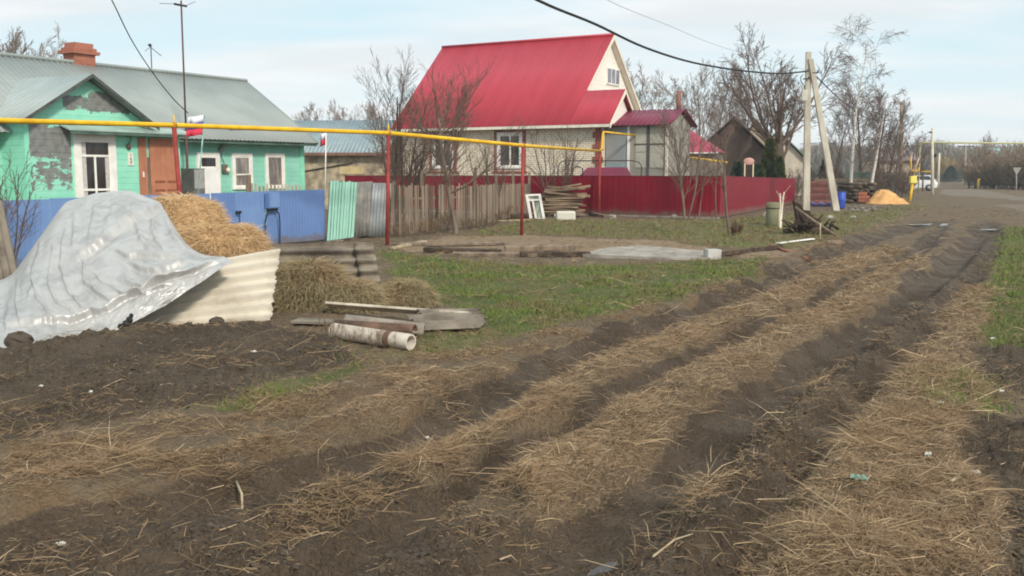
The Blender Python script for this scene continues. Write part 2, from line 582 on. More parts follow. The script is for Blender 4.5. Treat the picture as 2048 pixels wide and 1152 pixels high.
def ground_mat():
    m, nt, bs = newmat('ground_cover')
    tc = nt.node('ShaderNodeTexCoord').outputs['Object']
    aA = nt.node('ShaderNodeAttribute', attribute_name='coverA'); aB = nt.node('ShaderNodeAttribute', attribute_name='coverB')
    sA = nt.node('ShaderNodeSeparateColor'); nt.link(aA.outputs['Color'], sA.inputs[0])
    sB = nt.node('ShaderNodeSeparateColor'); nt.link(aB.outputs['Color'], sB.inputs[0])
    n1 = nt.noise(tc, 1.3, 6, .65); n2 = nt.noise(tc, 9, 6, .7); n3 = nt.noise(tc, 45, 4, .7)
    br = nt.math('MULTIPLY', nt.math('SUBTRACT', n2, .5), .7)

    def cover(x, lo=.3, hi=.7):
        return nt.ramp(nt.math('ADD', x, br), lo, hi)
    v = nt.ramp(nt.math('ADD', nt.math('MULTIPLY', n1, .5), nt.math('MULTIPLY', n3, .5)), .35, .65)
    col = nt.mix(v, (.142, .103, .066), (.228, .168, .105))
    # thin straw flecks over the bare earth
    col = nt.mix(nt.math('MULTIPLY', nt.ramp(n3, .56, .70), .55), col, (.30, .21, .12))
    col = nt.mix(cover(sB.outputs[0]), col, nt.mix(v, (.26, .182, .115), (.37, .27, .175)))
    col = nt.mix(cover(sB.outputs[2]), col, nt.mix(nt.ramp(n2, .4, .62), (.115, .120, .042), (.235, .180, .095)))
    col = nt.mix(cover(sB.outputs[1]), col, nt.mix(v, (.145, .096, .058), (.235, .155, .086)))
    col = nt.mix(cover(aA.outputs['Alpha']), col, nt.mix(v, (.066, .048, .033), (.150, .112, .076)))
    col = nt.mix(cover(sA.outputs[2]), col, nt.mix(nt.ramp(nt.math('ADD', nt.math('MULTIPLY', n2, .5), nt.math('MULTIPLY', n1, .5)), .42, .58), (.088, .120, .028), (.160, .150, .062)))
    mudf = cover(sA.outputs[0])
    col = nt.mix(mudf, col, nt.mix(v, (.066, .046, .030), (.136, .097, .064)))
    col = nt.mix(nt.math('MULTIPLY', mudf, nt.math('MULTIPLY', nt.ramp(nt.noise(tc, .9, 5, .6), .52, .68), .45)), col, (.215, .165, .118))
    col = nt.mix(cover(sA.outputs[1]), col, nt.mix(v, (.125, .086, .052), (.265, .19, .118)))
    col = nt.mix(cover(aB.outputs['Alpha']), col, nt.mix(v, (.195, .156, .117), (.285, .232, .178)))
    nt.link(col, bs.inputs['Base Color'])
    wet = nt.math('MULTIPLY', mudf, nt.ramp(n1, .40, .58))
    nt.link(nt.math('SUBTRACT', .92, nt.math('MULTIPLY', wet, .26)), bs.inputs['Roughness'])
    bs.inputs['Specular IOR Level'].default_value = .25
    vo = nt.node('ShaderNodeTexVoronoi'); vo.inputs['Scale'].default_value = 26
    wn = nt.node('ShaderNodeVectorMath', operation='ADD'); nt.link(tc, wn.inputs[0])
    wno = nt.node('ShaderNodeTexNoise'); wno.inputs['Scale'].default_value = 12; nt.link(tc, wno.inputs['Vector'])
    wsc = nt.node('ShaderNodeVectorMath', operation='SCALE'); wsc.inputs['Scale'].default_value = .12; nt.link(wno.outputs['Color'], wsc.inputs[0])
    nt.link(wsc.outputs[0], wn.inputs[1]); nt.link(wn.outputs[0], vo.inputs['Vector'])
    h = nt.math('ADD', nt.math('MULTIPLY', n2, 1.2), nt.math('MULTIPLY', n3, .55))
    h = nt.math('SUBTRACT', h, nt.math('MULTIPLY', vo.outputs['Distance'], .55))
    nt.link(nt.bump(h, 1.0, .05), bs.inputs['Normal'])
    return m


# ------------------------------------------------------------------ blades (straw, grass)
def blades(P, head, elev, L, W, bend, roll=None):
    """flat two-segment blades: returns V, F(quads), T(tris)"""
    n = len(P)
    d0 = np.stack([np.cos(head) * np.cos(elev), np.sin(head) * np.cos(elev), np.sin(elev)], -1)
    e2 = elev - bend
    h2 = head + (RNG.random(n) - .5) * .9
    d1 = np.stack([np.cos(h2) * np.cos(e2), np.sin(h2) * np.cos(e2), np.sin(e2)], -1)
    s = np.stack([-np.sin(head), np.cos(head), np.zeros(n)], -1)
    up = np.cross(d0, s)
    if roll is None: roll = RNG.random(n) * math.pi
    s = s * np.cos(roll)[:, None] + up * np.sin(roll)[:, None]
    w = (W / 2)[:, None]
    m = P + d0 * (L * .55)[:, None]
    t = m + d1 * (L * .45)[:, None]
    V = np.stack([P - s * w, P + s * w, m - s * w * .9, m + s * w * .9, t], 1).reshape(-1, 3)
    b = np.arange(n)[:, None] * 5
    F = b + np.array([[0, 1, 3, 2]])
    T = b + np.array([[2, 3, 4]])
    return V, F, T


def scatter(n, rmin, rmax, amax=33, power=2.0):
    """random ground points, denser near the camera (about even on screen)"""
    a = R(1) * RNG.uniform(-amax, amax, n)
    r = rmin * (rmax / rmin) ** RNG.random(n)
    return r * np.sin(a), r * np.cos(a), r


def ground_blades(name, label, mat, n, rmin, rmax, keyf, elev, length, width, bend, along=0.0, lift=.0):
    x, y, r = scatter(n, rmin, rmax)
    mk = masks(x, y)
    p = keyf(mk, x, y)
    keep = RNG.random(n) < p
    x, y, r = x[keep], y[keep], r[keep]
    mk = {k: (v[keep] if hasattr(v, '__len__') else v) for k, v in mk.items()}
    z = gz(x, y, mk) + lift
    k = len(x)
    head = RNG.random(k) * 2 * math.pi
    if along:
        hd = math.atan2(.866, .5) + RNG.normal(0, .5, k) + math.pi * (RNG.random(k) < .5)
        head = np.where(RNG.random(k) < along, hd, head)
    sc = np.clip(r / 8, 1, 6) ** .85
    el = RNG.uniform(elev[0], elev[1], k)
    L = RNG.uniform(length[0], length[1], k) * np.clip(r / 10, 1, 3) ** .5 * (.45 + 1.1 * sstep(.3, .75, fbm(x * 2.3, y * 2.3, 3, 99)))
    W = RNG.uniform(width[0], width[1], k) * sc
    B = RNG.uniform(bend[0], bend[1], k)
    V, F, T = blades(np.stack([x, y, z], -1), head, el, L, W, B)
    o = np_mesh(name, V, F, mat, T=T, smooth=False)
    tag(o, label, name.split('_')[-1], kind='stuff')
    return o


def M_blade(name, c1, c2, c3=None, rough=.75):
    m, nt, bs = newmat(name)
    g = nt.node('ShaderNodeNewGeometry').outputs['Random Per Island']
    col = nt.mix(g, c1, c2)
    if c3:
        tc = nt.node('ShaderNodeTexCoord').outputs['Object']
        col = nt.mix(nt.ramp(nt.noise(tc, 1.1, 4), .42, .62), col, c3)
    nt.link(col, bs.inputs['Base Color'])
    bs.inputs['Roughness'].default_value = rough
    bs.inputs['Specular IOR Level'].default_value = .2
    MATS[name] = m
    return m


build_ground()
STRAW = M_blade('straw_stalk', (.47, .345, .215), (.165, .110, .064), (.31, .212, .125))
DRYG = M_blade('dry_stalk', (.36, .25, .145), (.12, .08, .046))
GREEN = M_blade('grass_blade', (.105, .18, .028), (.17, .215, .05), (.21, .175, .075))
ground_blades('straw', 'flattened straw strewn over the ridges between the wheel ruts', STRAW, 1250000, 3.6, 45,
              lambda m, x, y: m['S'] * (.55 + .45 * sstep(.35, .6, fbm(x * 2.6, y * 2.6, 3, 88))) + .05 * m['SB'] + .004, (-.2, .42), (.025, .17), (.0019, .0036), (-.4, .8), along=.25, lift=.012)
ground_blades('loose_straw', 'long pale straw stalks lying loose on top of the straw beds and the mud', M_blade('pale_straw', (.56, .42, .26), (.32, .22, .125)), 20000, 3.6, 25,
              lambda m, x, y: m['S'] * .8 + .12 * m['SB'] + .05, (-.1, .35), (.14, .38), (.0026, .0048), (-.2, .6), along=.3, lift=.02)
ground_blades('dry_grass', 'thin brown dead stalks lying along the muddy verges', DRYG, 560000, 3.6, 60,
              lambda m, x, y: np.clip(.9 * m['SB'] + .45 * m['GY'] + .22 * m['G'] + .12 * m['D'] + .10 * (m['M'] - m['rut']) + .16 * (1 - m['M']) * (1 - m['S']) * (1 - m['G']), 0, 1) * sstep(.40, .62, fbm(x * 1.7, y * 1.7, 3, 91)),
              (-.1, .5), (.03, .15), (.0024, .0046), (-.2, .9), lift=.006)
ground_blades('grass', 'short fresh green grass growing in patches beside the track', GREEN, 330000, 4, 60,
              lambda m, x, y: np.clip(m['G'] * .95 * sstep(.28, .50, fbm(x * 1.5, y * 1.5, 3, 95) + .04) + m['GY'] * .35, 0, 1),
              (.5, 1.5), (.03, .085), (.0035, .007), (-.1, .8))


def clods():
    """loose lumps of wet earth, thousands of them"""
    n = 60000
    x, y, r = scatter(n, 3.8, 22)
    mk = masks(x, y)
    p = np.clip(mk['D'] * .8 + np.clip(mk['M'] - mk['rut'], 0, 1) * .8 + .08, 0, 1) * sstep(.35, .6, fbm(x * 1.3, y * 1.3, 3, 15))
    k = RNG.random(n) < p
    x, y, r = x[k], y[k], r[k]
    z = gz(x, y)
    n = len(x)
    s = RNG.uniform(.004, .012, n) * (RNG.random(n) ** 3 * 1.2 + .45)
    ico = np.array([(0, 0, 1), (.894, 0, .447), (.276, .851, .447), (-.724, .526, .447), (-.724, -.526, .447), (.276, -.851, .447),
                    (.724, .526, -.447), (-.276, .851, -.447), (-.894, 0, -.447), (-.276, -.851, -.447), (.724, -.526, -.447), (0, 0, -1)])
    tri = np.array([(0, 1, 2), (0, 2, 3), (0, 3, 4), (0, 4, 5), (0, 5, 1), (1, 6, 2), (2, 7, 3), (3, 8, 4), (4, 9, 5), (5, 10, 1),
                    (6, 7, 2), (7, 8, 3), (8, 9, 4), (9, 10, 5), (10, 6, 1), (11, 7, 6), (11, 8, 7), (11, 9, 8), (11, 10, 9), (11, 6, 10)])
    V = ico[None] * (1 + RNG.uniform(-.38, .38, (n, 12, 1))) * s[:, None, None] * np.stack([RNG.uniform(.7, 1.6, n), RNG.uniform(.7, 1.6, n), RNG.uniform(.5, 1, n)], -1)[:, None]
    V = V + np.stack([x, y, z + s * .25], -1)[:, None]
    T = (np.arange(n)[:, None, None] * 12 + tri[None]).reshape(-1, 3)
    o = np_mesh('mud_clods', V.reshape(-1, 3), None, M('clod_earth', (.068, .051, .038, 1), (.120, .092, .068, 1), 3, .9, .8, 60, island=True), T=T, smooth=False)
    tag(o, 'crumbled dark clods of wet earth on the churned ground', 'mud', kind='stuff')


clods()
# ------------------------------------------------------------------ shared materials
SLATE = M('weathered_slate', srgb(140, 130, 117), srgb(94, 86, 77), 2.5, .9, .5, 60, detail=7, lo=.35, hi=.75)
SLATE_L = M('cream_slate', srgb(212, 204, 188), srgb(170, 159, 141), 2.2, .9, .35, 60, detail=8, lo=.4, hi=.85)
CONC = M('concrete', srgb(178, 170, 158), srgb(136, 128, 117), 3, .9, .4, 50)
WOODG = M('grey_wood', srgb(150, 132, 112), srgb(96, 84, 72), 5, .9, .5, 20, stretch=(1, 1, .12), detail=6)
WOODD = M('dark_wood', srgb(96, 80, 66), srgb(52, 42, 36), 5, .9, .5, 20)
WOODP = M('pale_wood', srgb(196, 178, 148), srgb(140, 120, 96), 5, .85, .4, 20)
WHITEP = M('white_paint', srgb(250, 248, 242), srgb(232, 227, 218), 3, .55, .1, 20)
REDPOST = M('red_paint', srgb(165, 62, 56), srgb(128, 50, 44), 4, .6, .15, 40)
YELLOW = M('yellow_paint', srgb(240, 196, 40), srgb(218, 166, 26), 2.5, .45, .05, 30)
DARKMET = M('dark_metal', srgb(70, 64, 62), srgb(44, 42, 42), 4, .6)
BLACK = M('black_rubber', srgb(38, 38, 40), srgb(26, 26, 28), 4, .6)
RUST = M('rust', srgb(118, 92, 76), srgb(78, 62, 52), 6, .85, .3, 40)
HAY = M_blade('hay_stalk', (.78, .57, .33), (.40, .265, .14), (.62, .43, .235))
HAYOLD = M_blade('old_hay_stalk', (.44, .36, .21), (.22, .18, .10), (.36, .26, .15))


def hay_blob(name, label, cat, c, rad, n, mat, seed, flat=3.0, floor=None, length=(.10, .26), group=None, hang=.5):
    """a lumpy mass of stalks: rounded core plus thousands of stalks on its surface, one mesh"""
    rg = np.random.default_rng(seed)
    nu, nv = 64, 40
    th = np.linspace(0.02, math.pi - .02, nv); ph = np.linspace(0, 2 * math.pi, nu, endpoint=False)
    PH, TH = np.meshgrid(ph, th)
    d = np.stack([np.sin(TH) * np.cos(PH), np.sin(TH) * np.sin(PH), np.cos(TH)], -1)

    def surf(d):
        k = (np.abs(d) ** flat).sum(-1) ** (-1 / flat)
        q = d * k[..., None]
        nz = fbm(d[..., 0] * 2.6 + seed, d[..., 1] * 2.6 + d[..., 2] * 1.7, 4, seed) - .5
        q = q * (1 + .30 * nz)[..., None]
        return q * np.array(rad) + np.array(c)
    V = surf(d)
    if floor is not None: V[..., 2] = np.maximum(V[..., 2], floor)
    i = np.arange(nu); j = np.arange(nv - 1)
    a = j[:, None] * nu + i[None]; b = j[:, None] * nu + (i[None] + 1) % nu
    F = np.stack([a, a + nu, b + nu, b], -1).reshape(-1, 4)
    dd = rg.normal(size=(n, 3)); dd[:, 2] = dd[:, 2] * .8 + .25; dd /= np.linalg.norm(dd, axis=1)[:, None]
    P = surf(dd) - dd * .015
    if floor is not None:
        k = P[:, 2] > floor; P = P[k]; dd = dd[k]
    k = len(P)
    az = np.arctan2(dd[:, 1], dd[:, 0]) + rg.normal(0, .9, k)
    el = np.where(rg.random(k) < hang, rg.uniform(-1.2, .2, k), rg.uniform(-.3, .8, k))
    el = np.where(dd[:, 2] > .75, rg.uniform(-.1, .6, k), el)
    V2, F2, T2 = blades(P, az, el, rg.uniform(*length, k), rg.uniform(.004, .008, k), rg.uniform(.1, 1.1, k))
    N = V.reshape(-1, 3)
    o = np_mesh(name, np.vstack([N, V2]), np.vstack([F, F2 + len(N)]), mat, T=T2 + len(N), smooth=False)
    return tag(o, label, cat, group)


# ------------------------------------------------------------------ covered stack at the left
def tarp():
    C = [
        [(-260, 575, 15.5), (-150, 600, 13.0), (-160, 645, 11.7), (-170, 695, 10.7), (-180, 738, 9.95)],
        [(0, 600, 16.0), (22, 552, 13.5), (8, 612, 12.3), (0, 664, 11.1), (-4, 712, 10.35)],
        [(160, 540, 17.0), (131, 398, 14.2), (95, 500, 12.95), (75, 602, 11.8), (68, 700, 10.7)],
        [(230, 530, 17.5), (190, 380, 14.4), (180, 480, 12.9), (170, 590, 11.8), (150, 686, 11.2)],
        [(300, 530, 17.5), (255, 374, 14.5), (285, 465, 12.9), (270, 570, 11.85), (234, 666, 11.3)],
        [(350, 500, 16.5), (320, 401, 14.2), (348, 455, 13.2), (362, 536, 12.0), (330, 612, 11.7)],
        [(345, 448, 14.3), (350, 458, 13.7), (388, 511, 12.8), (445, 514, 12.5), (468, 524, 12.35)],
    ]
    P = np.array([[list(A(*q)) for q in row] for row in C])          # 7 x 5 x 3

    def cr(P, n, sm):                                                 # straight spans, softly rounded corners
        k = P.shape[0]
        t = np.linspace(0, k - 1, n); i = np.minimum(t.astype(int), k - 2); f = (t - i).reshape(-1, *([1] * (P.ndim - 1)))
        Q = P[i] * (1 - f) + P[i + 1] * f
        ker = np.hanning(2 * sm + 3)[1:-1]; ker /= ker.sum()
        E = np.concatenate([Q[:1] - (Q[1:sm + 1] - Q[:1])[::-1], Q, Q[-1:] + (Q[-1:] - Q[-sm - 1:-1])[::-1]])
        return sum(ker[j] * E[j:j + n] for j in range(2 * sm + 1))
    nu, nv = 420, 330
    Q = cr(P, nu, 13)                                                 # nu x 5 x 3
    Q = np.transpose(cr(np.transpose(Q, (1, 0, 2)), nv, 13), (1, 0, 2))   # nu x nv x 3
    du = np.gradient(Q, axis=0); dv = np.gradient(Q, axis=1)
    N = np.cross(dv, du); N /= np.linalg.norm(N, axis=-1)[..., None] + 1e-9
    if N[nu // 2, nv // 2, 1] > 0: N = -N
    U, W = np.meshgrid(np.linspace(0, 1, nu), np.linspace(0, 1, nv), indexing='ij')
    inner = sstep(.25, .36, W)

    def ridged(x, y, s):
        return 1 - np.abs(fbm(x, y, 3, s) - .5) * 4
    wob = fbm(U * 5, W * 5, 3, 2)
    # creases of the stretched sheet: each is a soft raised line with a shallow trough beside it
    dz = Q[..., 2] - CAM_H; dy = Q[..., 1]
    fw = dy * CP - dz * SP; PX = 1024 + FPX * Q[..., 0] / fw; PY = 576 - FPX * (dy * SP + dz * CP) / fw

    def crease(pts, wd, am, trough=.5):
        d2 = np.full(PX.shape, 1e9); sg = np.zeros(PX.shape); tt = np.zeros(PX.shape)
        n = len(pts) - 1
        wx = PX + 9 * (fbm(PX / 23, PY / 23, 2, 44) - .5); wy = PY + 9 * (fbm(PX / 23 + 7, PY / 23, 2, 45) - .5)
        for i in range(n):
            (x0, y0), (x1, y1) = pts[i], pts[i + 1]
            ex, ey = x1 - x0, y1 - y0
            t = np.clip(((wx - x0) * ex + (wy - y0) * ey) / (ex * ex + ey * ey), 0, 1)
            ddx, ddy = wx - x0 - t * ex, wy - y0 - t * ey
            q = ddx ** 2 + ddy ** 2
            m = q < d2
            d2 = np.where(m, q, d2); sg = np.where(m, np.sign(ex * ddy - ey * ddx), sg); tt = np.where(m, (i + t) / n, tt)
        d = np.sqrt(d2)
        fade = np.clip(np.minimum(tt, 1 - tt) * 5 + .15, 0, 1)
        return am * fade * (np.exp(-(d / wd) ** 2) - trough * np.exp(-((d - wd * 1.8) / (wd * 1.1)) ** 2) * (sg > 0))
    h = .016 * (fbm(U * 4 + 3, W * 4, 2, 18) - .5)
    CR = [([(150, 520), (185, 490), (240, 452), (300, 418), (328, 404)], 8, .055), ([(222, 500), (262, 510), (310, 510), (372, 511)], 5, .035),
          ([(252, 520), (296, 543), (345, 534), (374, 520)], 6, .042), ([(165, 510), (172, 560), (205, 592), (225, 604)], 5, .030),
          ([(66, 530), (72, 590), (96, 622), (110, 628)], 5, .024), ([(108, 490), (96, 555), (110, 600), (165, 640)], 5, .024),
          ([(38, 556), (33, 610), (44, 655)], 5, .020), ([(132, 455), (120, 530), (140, 588), (192, 628)], 5, .024), ([(150, 420), (146, 500)], 6, .018),
          ([(196, 400), (176, 480)], 7, .018), ([(232, 400), (215, 450)], 8, .018), ([(228, 556), (282, 570), (335, 556)], 6, .034), ([(225, 585), (290, 586), (345, 566)], 5, .028),
          ([(300, 430), (312, 480), (330, 500)], 6, .028), ([(330, 430), (350, 480), (380, 508)], 7, .024), ([(270, 430), (282, 480), (300, 500)], 7, .022),
          ([(85, 480), (70, 540), (60, 600)], 6, .018), ([(185, 545), (215, 570), (250, 590)], 4, .018), ([(20, 600), (14, 640), (16, 670)], 6, .018),
          ([(-10, 654), (60, 645), (150, 636), (202, 620), (262, 590), (322, 560), (380, 540), (450, 518)], 6, .055)]
    for pts, wd, am in CR: h += crease(pts, wd * .72, am * 1.25)
    hem = np.interp(PX, [-200, 0, 60, 150, 202, 262, 322, 380, 460], [665, 655, 646, 637, 621, 591, 561, 541, 520])
    low = sstep(0, 10, PY - hem)
    h += low * (.020 * ridged(PX / 34 + (PY - hem) / 60, (PY - hem) / 26, 33) + .008 * ridged(PX / 13, (PY - hem) / 11, 34))
    h += .004 * ridged(PX / 30 + PY / 70, PY / 90 - PX / 120, 35) + .0015 * (fbm(PX / 6, PY / 6, 2, 36) - .5)
    Q = Q + N * (h * inner)[..., None]
    g = gz(Q[..., 0].ravel(), Q[..., 1].ravel()).reshape(nu, nv)
    Q[..., 2] = np.maximum(Q[..., 2], g + .012)
    i = np.arange(nu - 1); j = np.arange(nv - 1)
    a = i[:, None] * nv + j[None]
    F = np.stack([a, a + 1, a + nv + 1, a + nv], -1).reshape(-1, 4)
    m, nt, bs = newmat('plastic_sheet')
    tc = nt.node('ShaderNodeTexCoord').outputs['Object']
    f = nt.ramp(nt.noise(nt.mapping(tc, (1.6, 1.6, .45), (.3, .5, .2)), 1.8, 7, .68, .8), .40, .68)
    nt.link(nt.mix(f, (.50, .49, .47), (.35, .345, .335)), bs.inputs['Base Color'])
    bs.inputs['Metallic'].default_value = .2
    bs.inputs['Specular IOR Level'].default_value = .6
    nt.link(nt.math('ADD', .33, nt.math('MULTIPLY', f, .14)), bs.inputs['Roughness'])
    hb = nt.math('ADD', nt.noise(nt.mapping(tc, (2.5, 2.5, .7), (0, .5, .3)), 3.2, 5, .55, 1.2), nt.math('MULTIPLY', nt.noise(tc, 16, 3, .5, .6), .12))
    nt.link(nt.bump(hb, .22, .02), bs.inputs['Normal'])
    o = np_mesh('plastic_tarp', Q.reshape(-1, 3), F, m)
    sm = o.modifiers.new('thickness', 'SOLIDIFY'); sm.thickness = .004
    tag(o, 'silvery grey plastic sheet draped over the hay stack, creased and shiny', 'tarp')


tarp()
# stack under and beside the sheet
c = A(368, 440, 14.6)
hay_blob('hay_bale', 'upper straw bale poking out from under the plastic sheet', 'hay bale', (c.x, c.y, .82), (.52, .55, .66), 15000, HAY, 5, 3.2, .05, group='straw bales on the stack')
c = A(440, 488, 13.85)
hay_blob('hay_bale', 'lower straw bale lying in front of the blue metal fence', 'hay bale', (c.x, c.y, .60), (.56, .50, .52), 19000, HAY, 8, 3.4, .05, group='straw bales on the stack')
# cream slate leaning at the front
a0, b0, d0, t0 = A(250, 672, 12.0), A(541, 643, 12.45), A(559, 502, 12.9), A(262, 560, 12.75)
mb = MB(); mb.corr(a0, t0 - a0, b0 - a0, .15, .034, .009, 10, ragged=.012, sag=.02, seed=3, u2=d0 - b0)
tag(mb.build('slate_sheet', SLATE_L, smooth=True), 'cream corrugated slate sheet with wavy end, propped against the covered stack', 'roofing sheet', 'loose corrugated slate sheets')
# grey slate pair behind the loose hay
e0, e1 = A(520, 610, 14.75), A(768, 597, 14.9)
e0.z = gz1(*e0.xy); e1.z = gz1(*e1.xy)
top = A(746, 486, 15.12) - e1
mb = MB(); mb.corr(e0 + Vector((0, .05, 0)), top, (e1 - e0) * .93, .165, .048, .009, 4, ragged=.01, seed=4)
mb2 = MB(); mb2.corr(e0 + (e1 - e0) * .84 + Vector((0, -.012, .012)), top, (e1 - e0) * .16, .165, .048, .009, 4, ragged=.012, seed=5)
tag(mb.build('slate_sheet', SLATE, smooth=True), 'grey corrugated slate sheet on its edge behind the loose hay', 'roofing sheet', 'loose corrugated slate sheets')
tag(mb2.build('slate_sheet', M('slate_offcut', srgb(162, 152, 136), srgb(112, 103, 91), 3, .9, .4, 60), smooth=True), 'short paler slate offcut overlapping the right end of the grey sheet', 'roofing sheet', 'loose corrugated slate sheets')
# slate leaning at the left picture edge
s0, s1 = on(-70, 585), on(44, 570)
up = Vector((-.35, .25, 1.42))
mb = MB(); mb.corr(s0, s1 - s0, up, .15, .022, .009, 5, ragged=.01, seed=6)
tag(mb.build('slate_sheet', SLATE, smooth=True), 'grey slate sheet leaning upright behind the plastic sheet, cut by the picture edge', 'roofing sheet', 'loose corrugated slate sheets')
# loose hay
c = on(612, 626)
hay_blob('hay_heap', 'tall heap of old greyish hay against the grey slate', 'hay heap', (c.x, c.y + .40, c.z + .02), (.44, .45, .62), 16000, HAYOLD, 12, 2.0, c.z - .05, (.15, .38), hang=.7)
c = on(688, 626)
hay_blob('hay_heap', 'lower spread of hay between the tall heap and the grey slate end', 'hay heap', (c.x, c.y + .35, c.z), (.42, .42, .33), 11000, HAYOLD, 19, 2.0, c.z - .05, (.12, .34), hang=.7)
c = on(812, 612)
hay_blob('hay_heap', 'small heap of loose hay right of the grey slate', 'hay heap', (c.x, c.y + .25, c.z + .04), (.33, .3, .31), 8000, HAYOLD, 14, 2.0, c.z - .05, (.10, .26), hang=.7)
c = on(575, 628)
hay_blob('hay_heap', 'flat tuft of hay at the end of the cream slate', 'hay heap', (c.x + .02, c.y + .35, c.z + .02), (.30, .36, .56), 8000, HAYOLD, 16, 2.0, c.z - .05, (.12, .3), hang=.7)


# ------------------------------------------------------------------ boards, gutters and pipe on the ground
def board(px0, py0, px1, py1, w, h, mat, label, name='board', cat='board', group=None, lift=0.0, roll=0.0):
    p, q = on(px0, py0, h / 2 + lift), on(px1, py1, h / 2 + lift)
    mb = MB(); mb.beam(p, q, w, h, roll)
    o = mb.build(name, mat)
    b = o.modifiers.new('worn_edges', 'BEVEL'); b.width = min(w, h) * .12; b.segments = 2
    return tag(o, label, cat, group)


board(655, 632, 941, 645, .15, .035, M('board_white', srgb(206, 196, 178), srgb(160, 148, 130), 4, .85, .3, 30), 'long off-white board, hindmost of the pile beside the hay', lift=.10, roll=.5)
board(590, 652, 760, 656, .30, .03, SLATE, 'flat grey board half buried at the end of the dark soil', lift=.03)


def half_pipe(p, q, r, mat, name, label, up=1, lift=0):
    """split pipe / gutter lying open side down (up=1) or up (up=-1)"""
    p, q = Vector(p), Vector(q)
    d = (q - p).normalized(); s = d.cross(Vector((0, 0, 1))).normalized(); t = s.cross(d) * up
    vs = []; fs = []; n = 13
    for ring, rr in ((p, r), (q, r), (p, r - .012), (q, r - .012)):
        for k in range(n):
            an = math.pi * k / (n - 1)
            vs.append(ring + s * math.cos(an) * rr + t * math.sin(an) * rr)
    for k in range(n - 1):
        fs += [(k, k + 1, n + k + 1, n + k), (2 * n + k, 3 * n + k, 3 * n + k + 1, 2 * n + k + 1), (k, 2 * n + k, 2 * n + k + 1, k + 1), (n + k, n + k + 1, 3 * n + k + 1, 3 * n + k)]
    fs += [(0, n, 3 * n, 2 * n), (n - 1, 2 * n + n - 1, 3 * n + n - 1, n + n - 1)]
    mb = MB(); mb.add(vs, fs)
    return tag(mb.build(name, mat, smooth=True), label, 'gutter', 'split pipes on the ground')


ASB = M('asbestos', srgb(170, 158, 144), srgb(122, 112, 102), 4, .9, .4, 40)
half_pipe(on(690, 668, .10), on(848, 668, .04), .12, ASB, 'split_pipe', 'grey split pipe with rusty rim lying on the white pipe')
half_pipe(on(672, 676, .12), on(830, 684, .13), .085, RUST, 'split_pipe', 'rust-brown split pipe resting along the top of the white pipe')
# broken ends of slate at the right of the pile
for k, (x0, y0, x1, y1, lab) in enumerate([(838, 664, 966, 656, 'front one of the two broken slate strips ending in a ragged wavy edge'),
                                            (848, 655, 972, 650, 'rear one of the two broken slate strips ending in a ragged wavy edge')]):
    p, q = on(x0, y0, .05 + .02 * k), on(x1, y1, .05 + .02 * k)
    mb = MB(); d = q - p
    mb.corr(p, Vector((-d.y, d.x, 0)).normalized() * .5 + Vector((0, 0, .10)), d, .125, .022, .01, 3, ragged=.04, seed=20 + k)
    tag(mb.build('slate_strip', SLATE, smooth=True), lab, 'roofing sheet', 'broken slate strips')


def white_pipe():
    p, q = on(668, 681, .085), on(822, 700, .085)
    t = thing('asbestos_pipe', 'whitish asbestos-cement pipe with open end lying at the edge of the dark soil', 'pipe', p)
    d = q - p
    mat = M('pipe_white', srgb(214, 204, 190), srgb(150, 136, 120), 2.2, .85, .3, 40, lo=.4, hi=.8)
    mb = MB()
    n = 22; dn = d.normalized(); s = dn.cross(Vector((0, 0, 1))).normalized(); u = s.cross(dn)
    vs = []; fs = []
    prof = [(0, .088), (1, .088), (1, .070), (0, .070)]
    for f, r in prof:
        for k in range(n):
            an = 2 * math.pi * k / n
            vs.append(d * f + s * math.cos(an) * r + u * math.sin(an) * r)
    for j in range(4):
        for k in range(n):
            a = j * n + k; b = j * n + (k + 1) % n; c = ((j + 1) % 4) * n
            fs.append((a, b, c + (k + 1) % n, c + k))
    mb.add(vs, fs); mb.build('pipe_body', mat, t, smooth=False)
    mb = MB(); c = d * .74; mb.tube([c - dn * .04, c + dn * .04], .0905, 22, False); mb.build('collar_stain', RUST, t, True)


white_pipe()
# dark lumps of soil thrown against the slate
for px, py, r, lab in ((435, 655, .07, 'clod of dark soil at the foot of the cream slate'), (40, 712, .11, 'round clod of soil at the lower left corner of the plastic sheet')):
    c = on(px, py)
    mb = MB(); mb.ball((c.x, c.y, c.z + r * .5), r * 1.3, r, r * .8, 14, 9)
    rr = random.Random(px)
    mb.v = [(c.x + (v[0] - c.x) * (1 + rr.uniform(-.2, .2)), c.y + (v[1] - c.y) * (1 + rr.uniform(-.2, .2)), c.z + (v[2] - c.z) * (1 + rr.uniform(-.15, .15))) for v in mb.v]
    tag(mb.build('soil_clod', M('clod_earth', (1, 1, 1, 1)), smooth=False), lab, 'clod')
# dark gap between sheet and slate, its shade modelled as black lumps
p = on(254, 679)
mb = MB()
for q, r in (((0, 0, .02), .05), ((.03, .02, .07), .04), ((-.06, -.01, .0), .035), ((.05, .03, .12), .025)):
    mb.ball((p.x + q[0], p.y + q[1], p.z + q[2] + .02), r, r * .8, r * 1.1, 9, 6)
tag(mb.build('gap_shade', BLACK), 'black lumps modelling the shaded gap between plastic sheet and cream slate', 'gap shade')


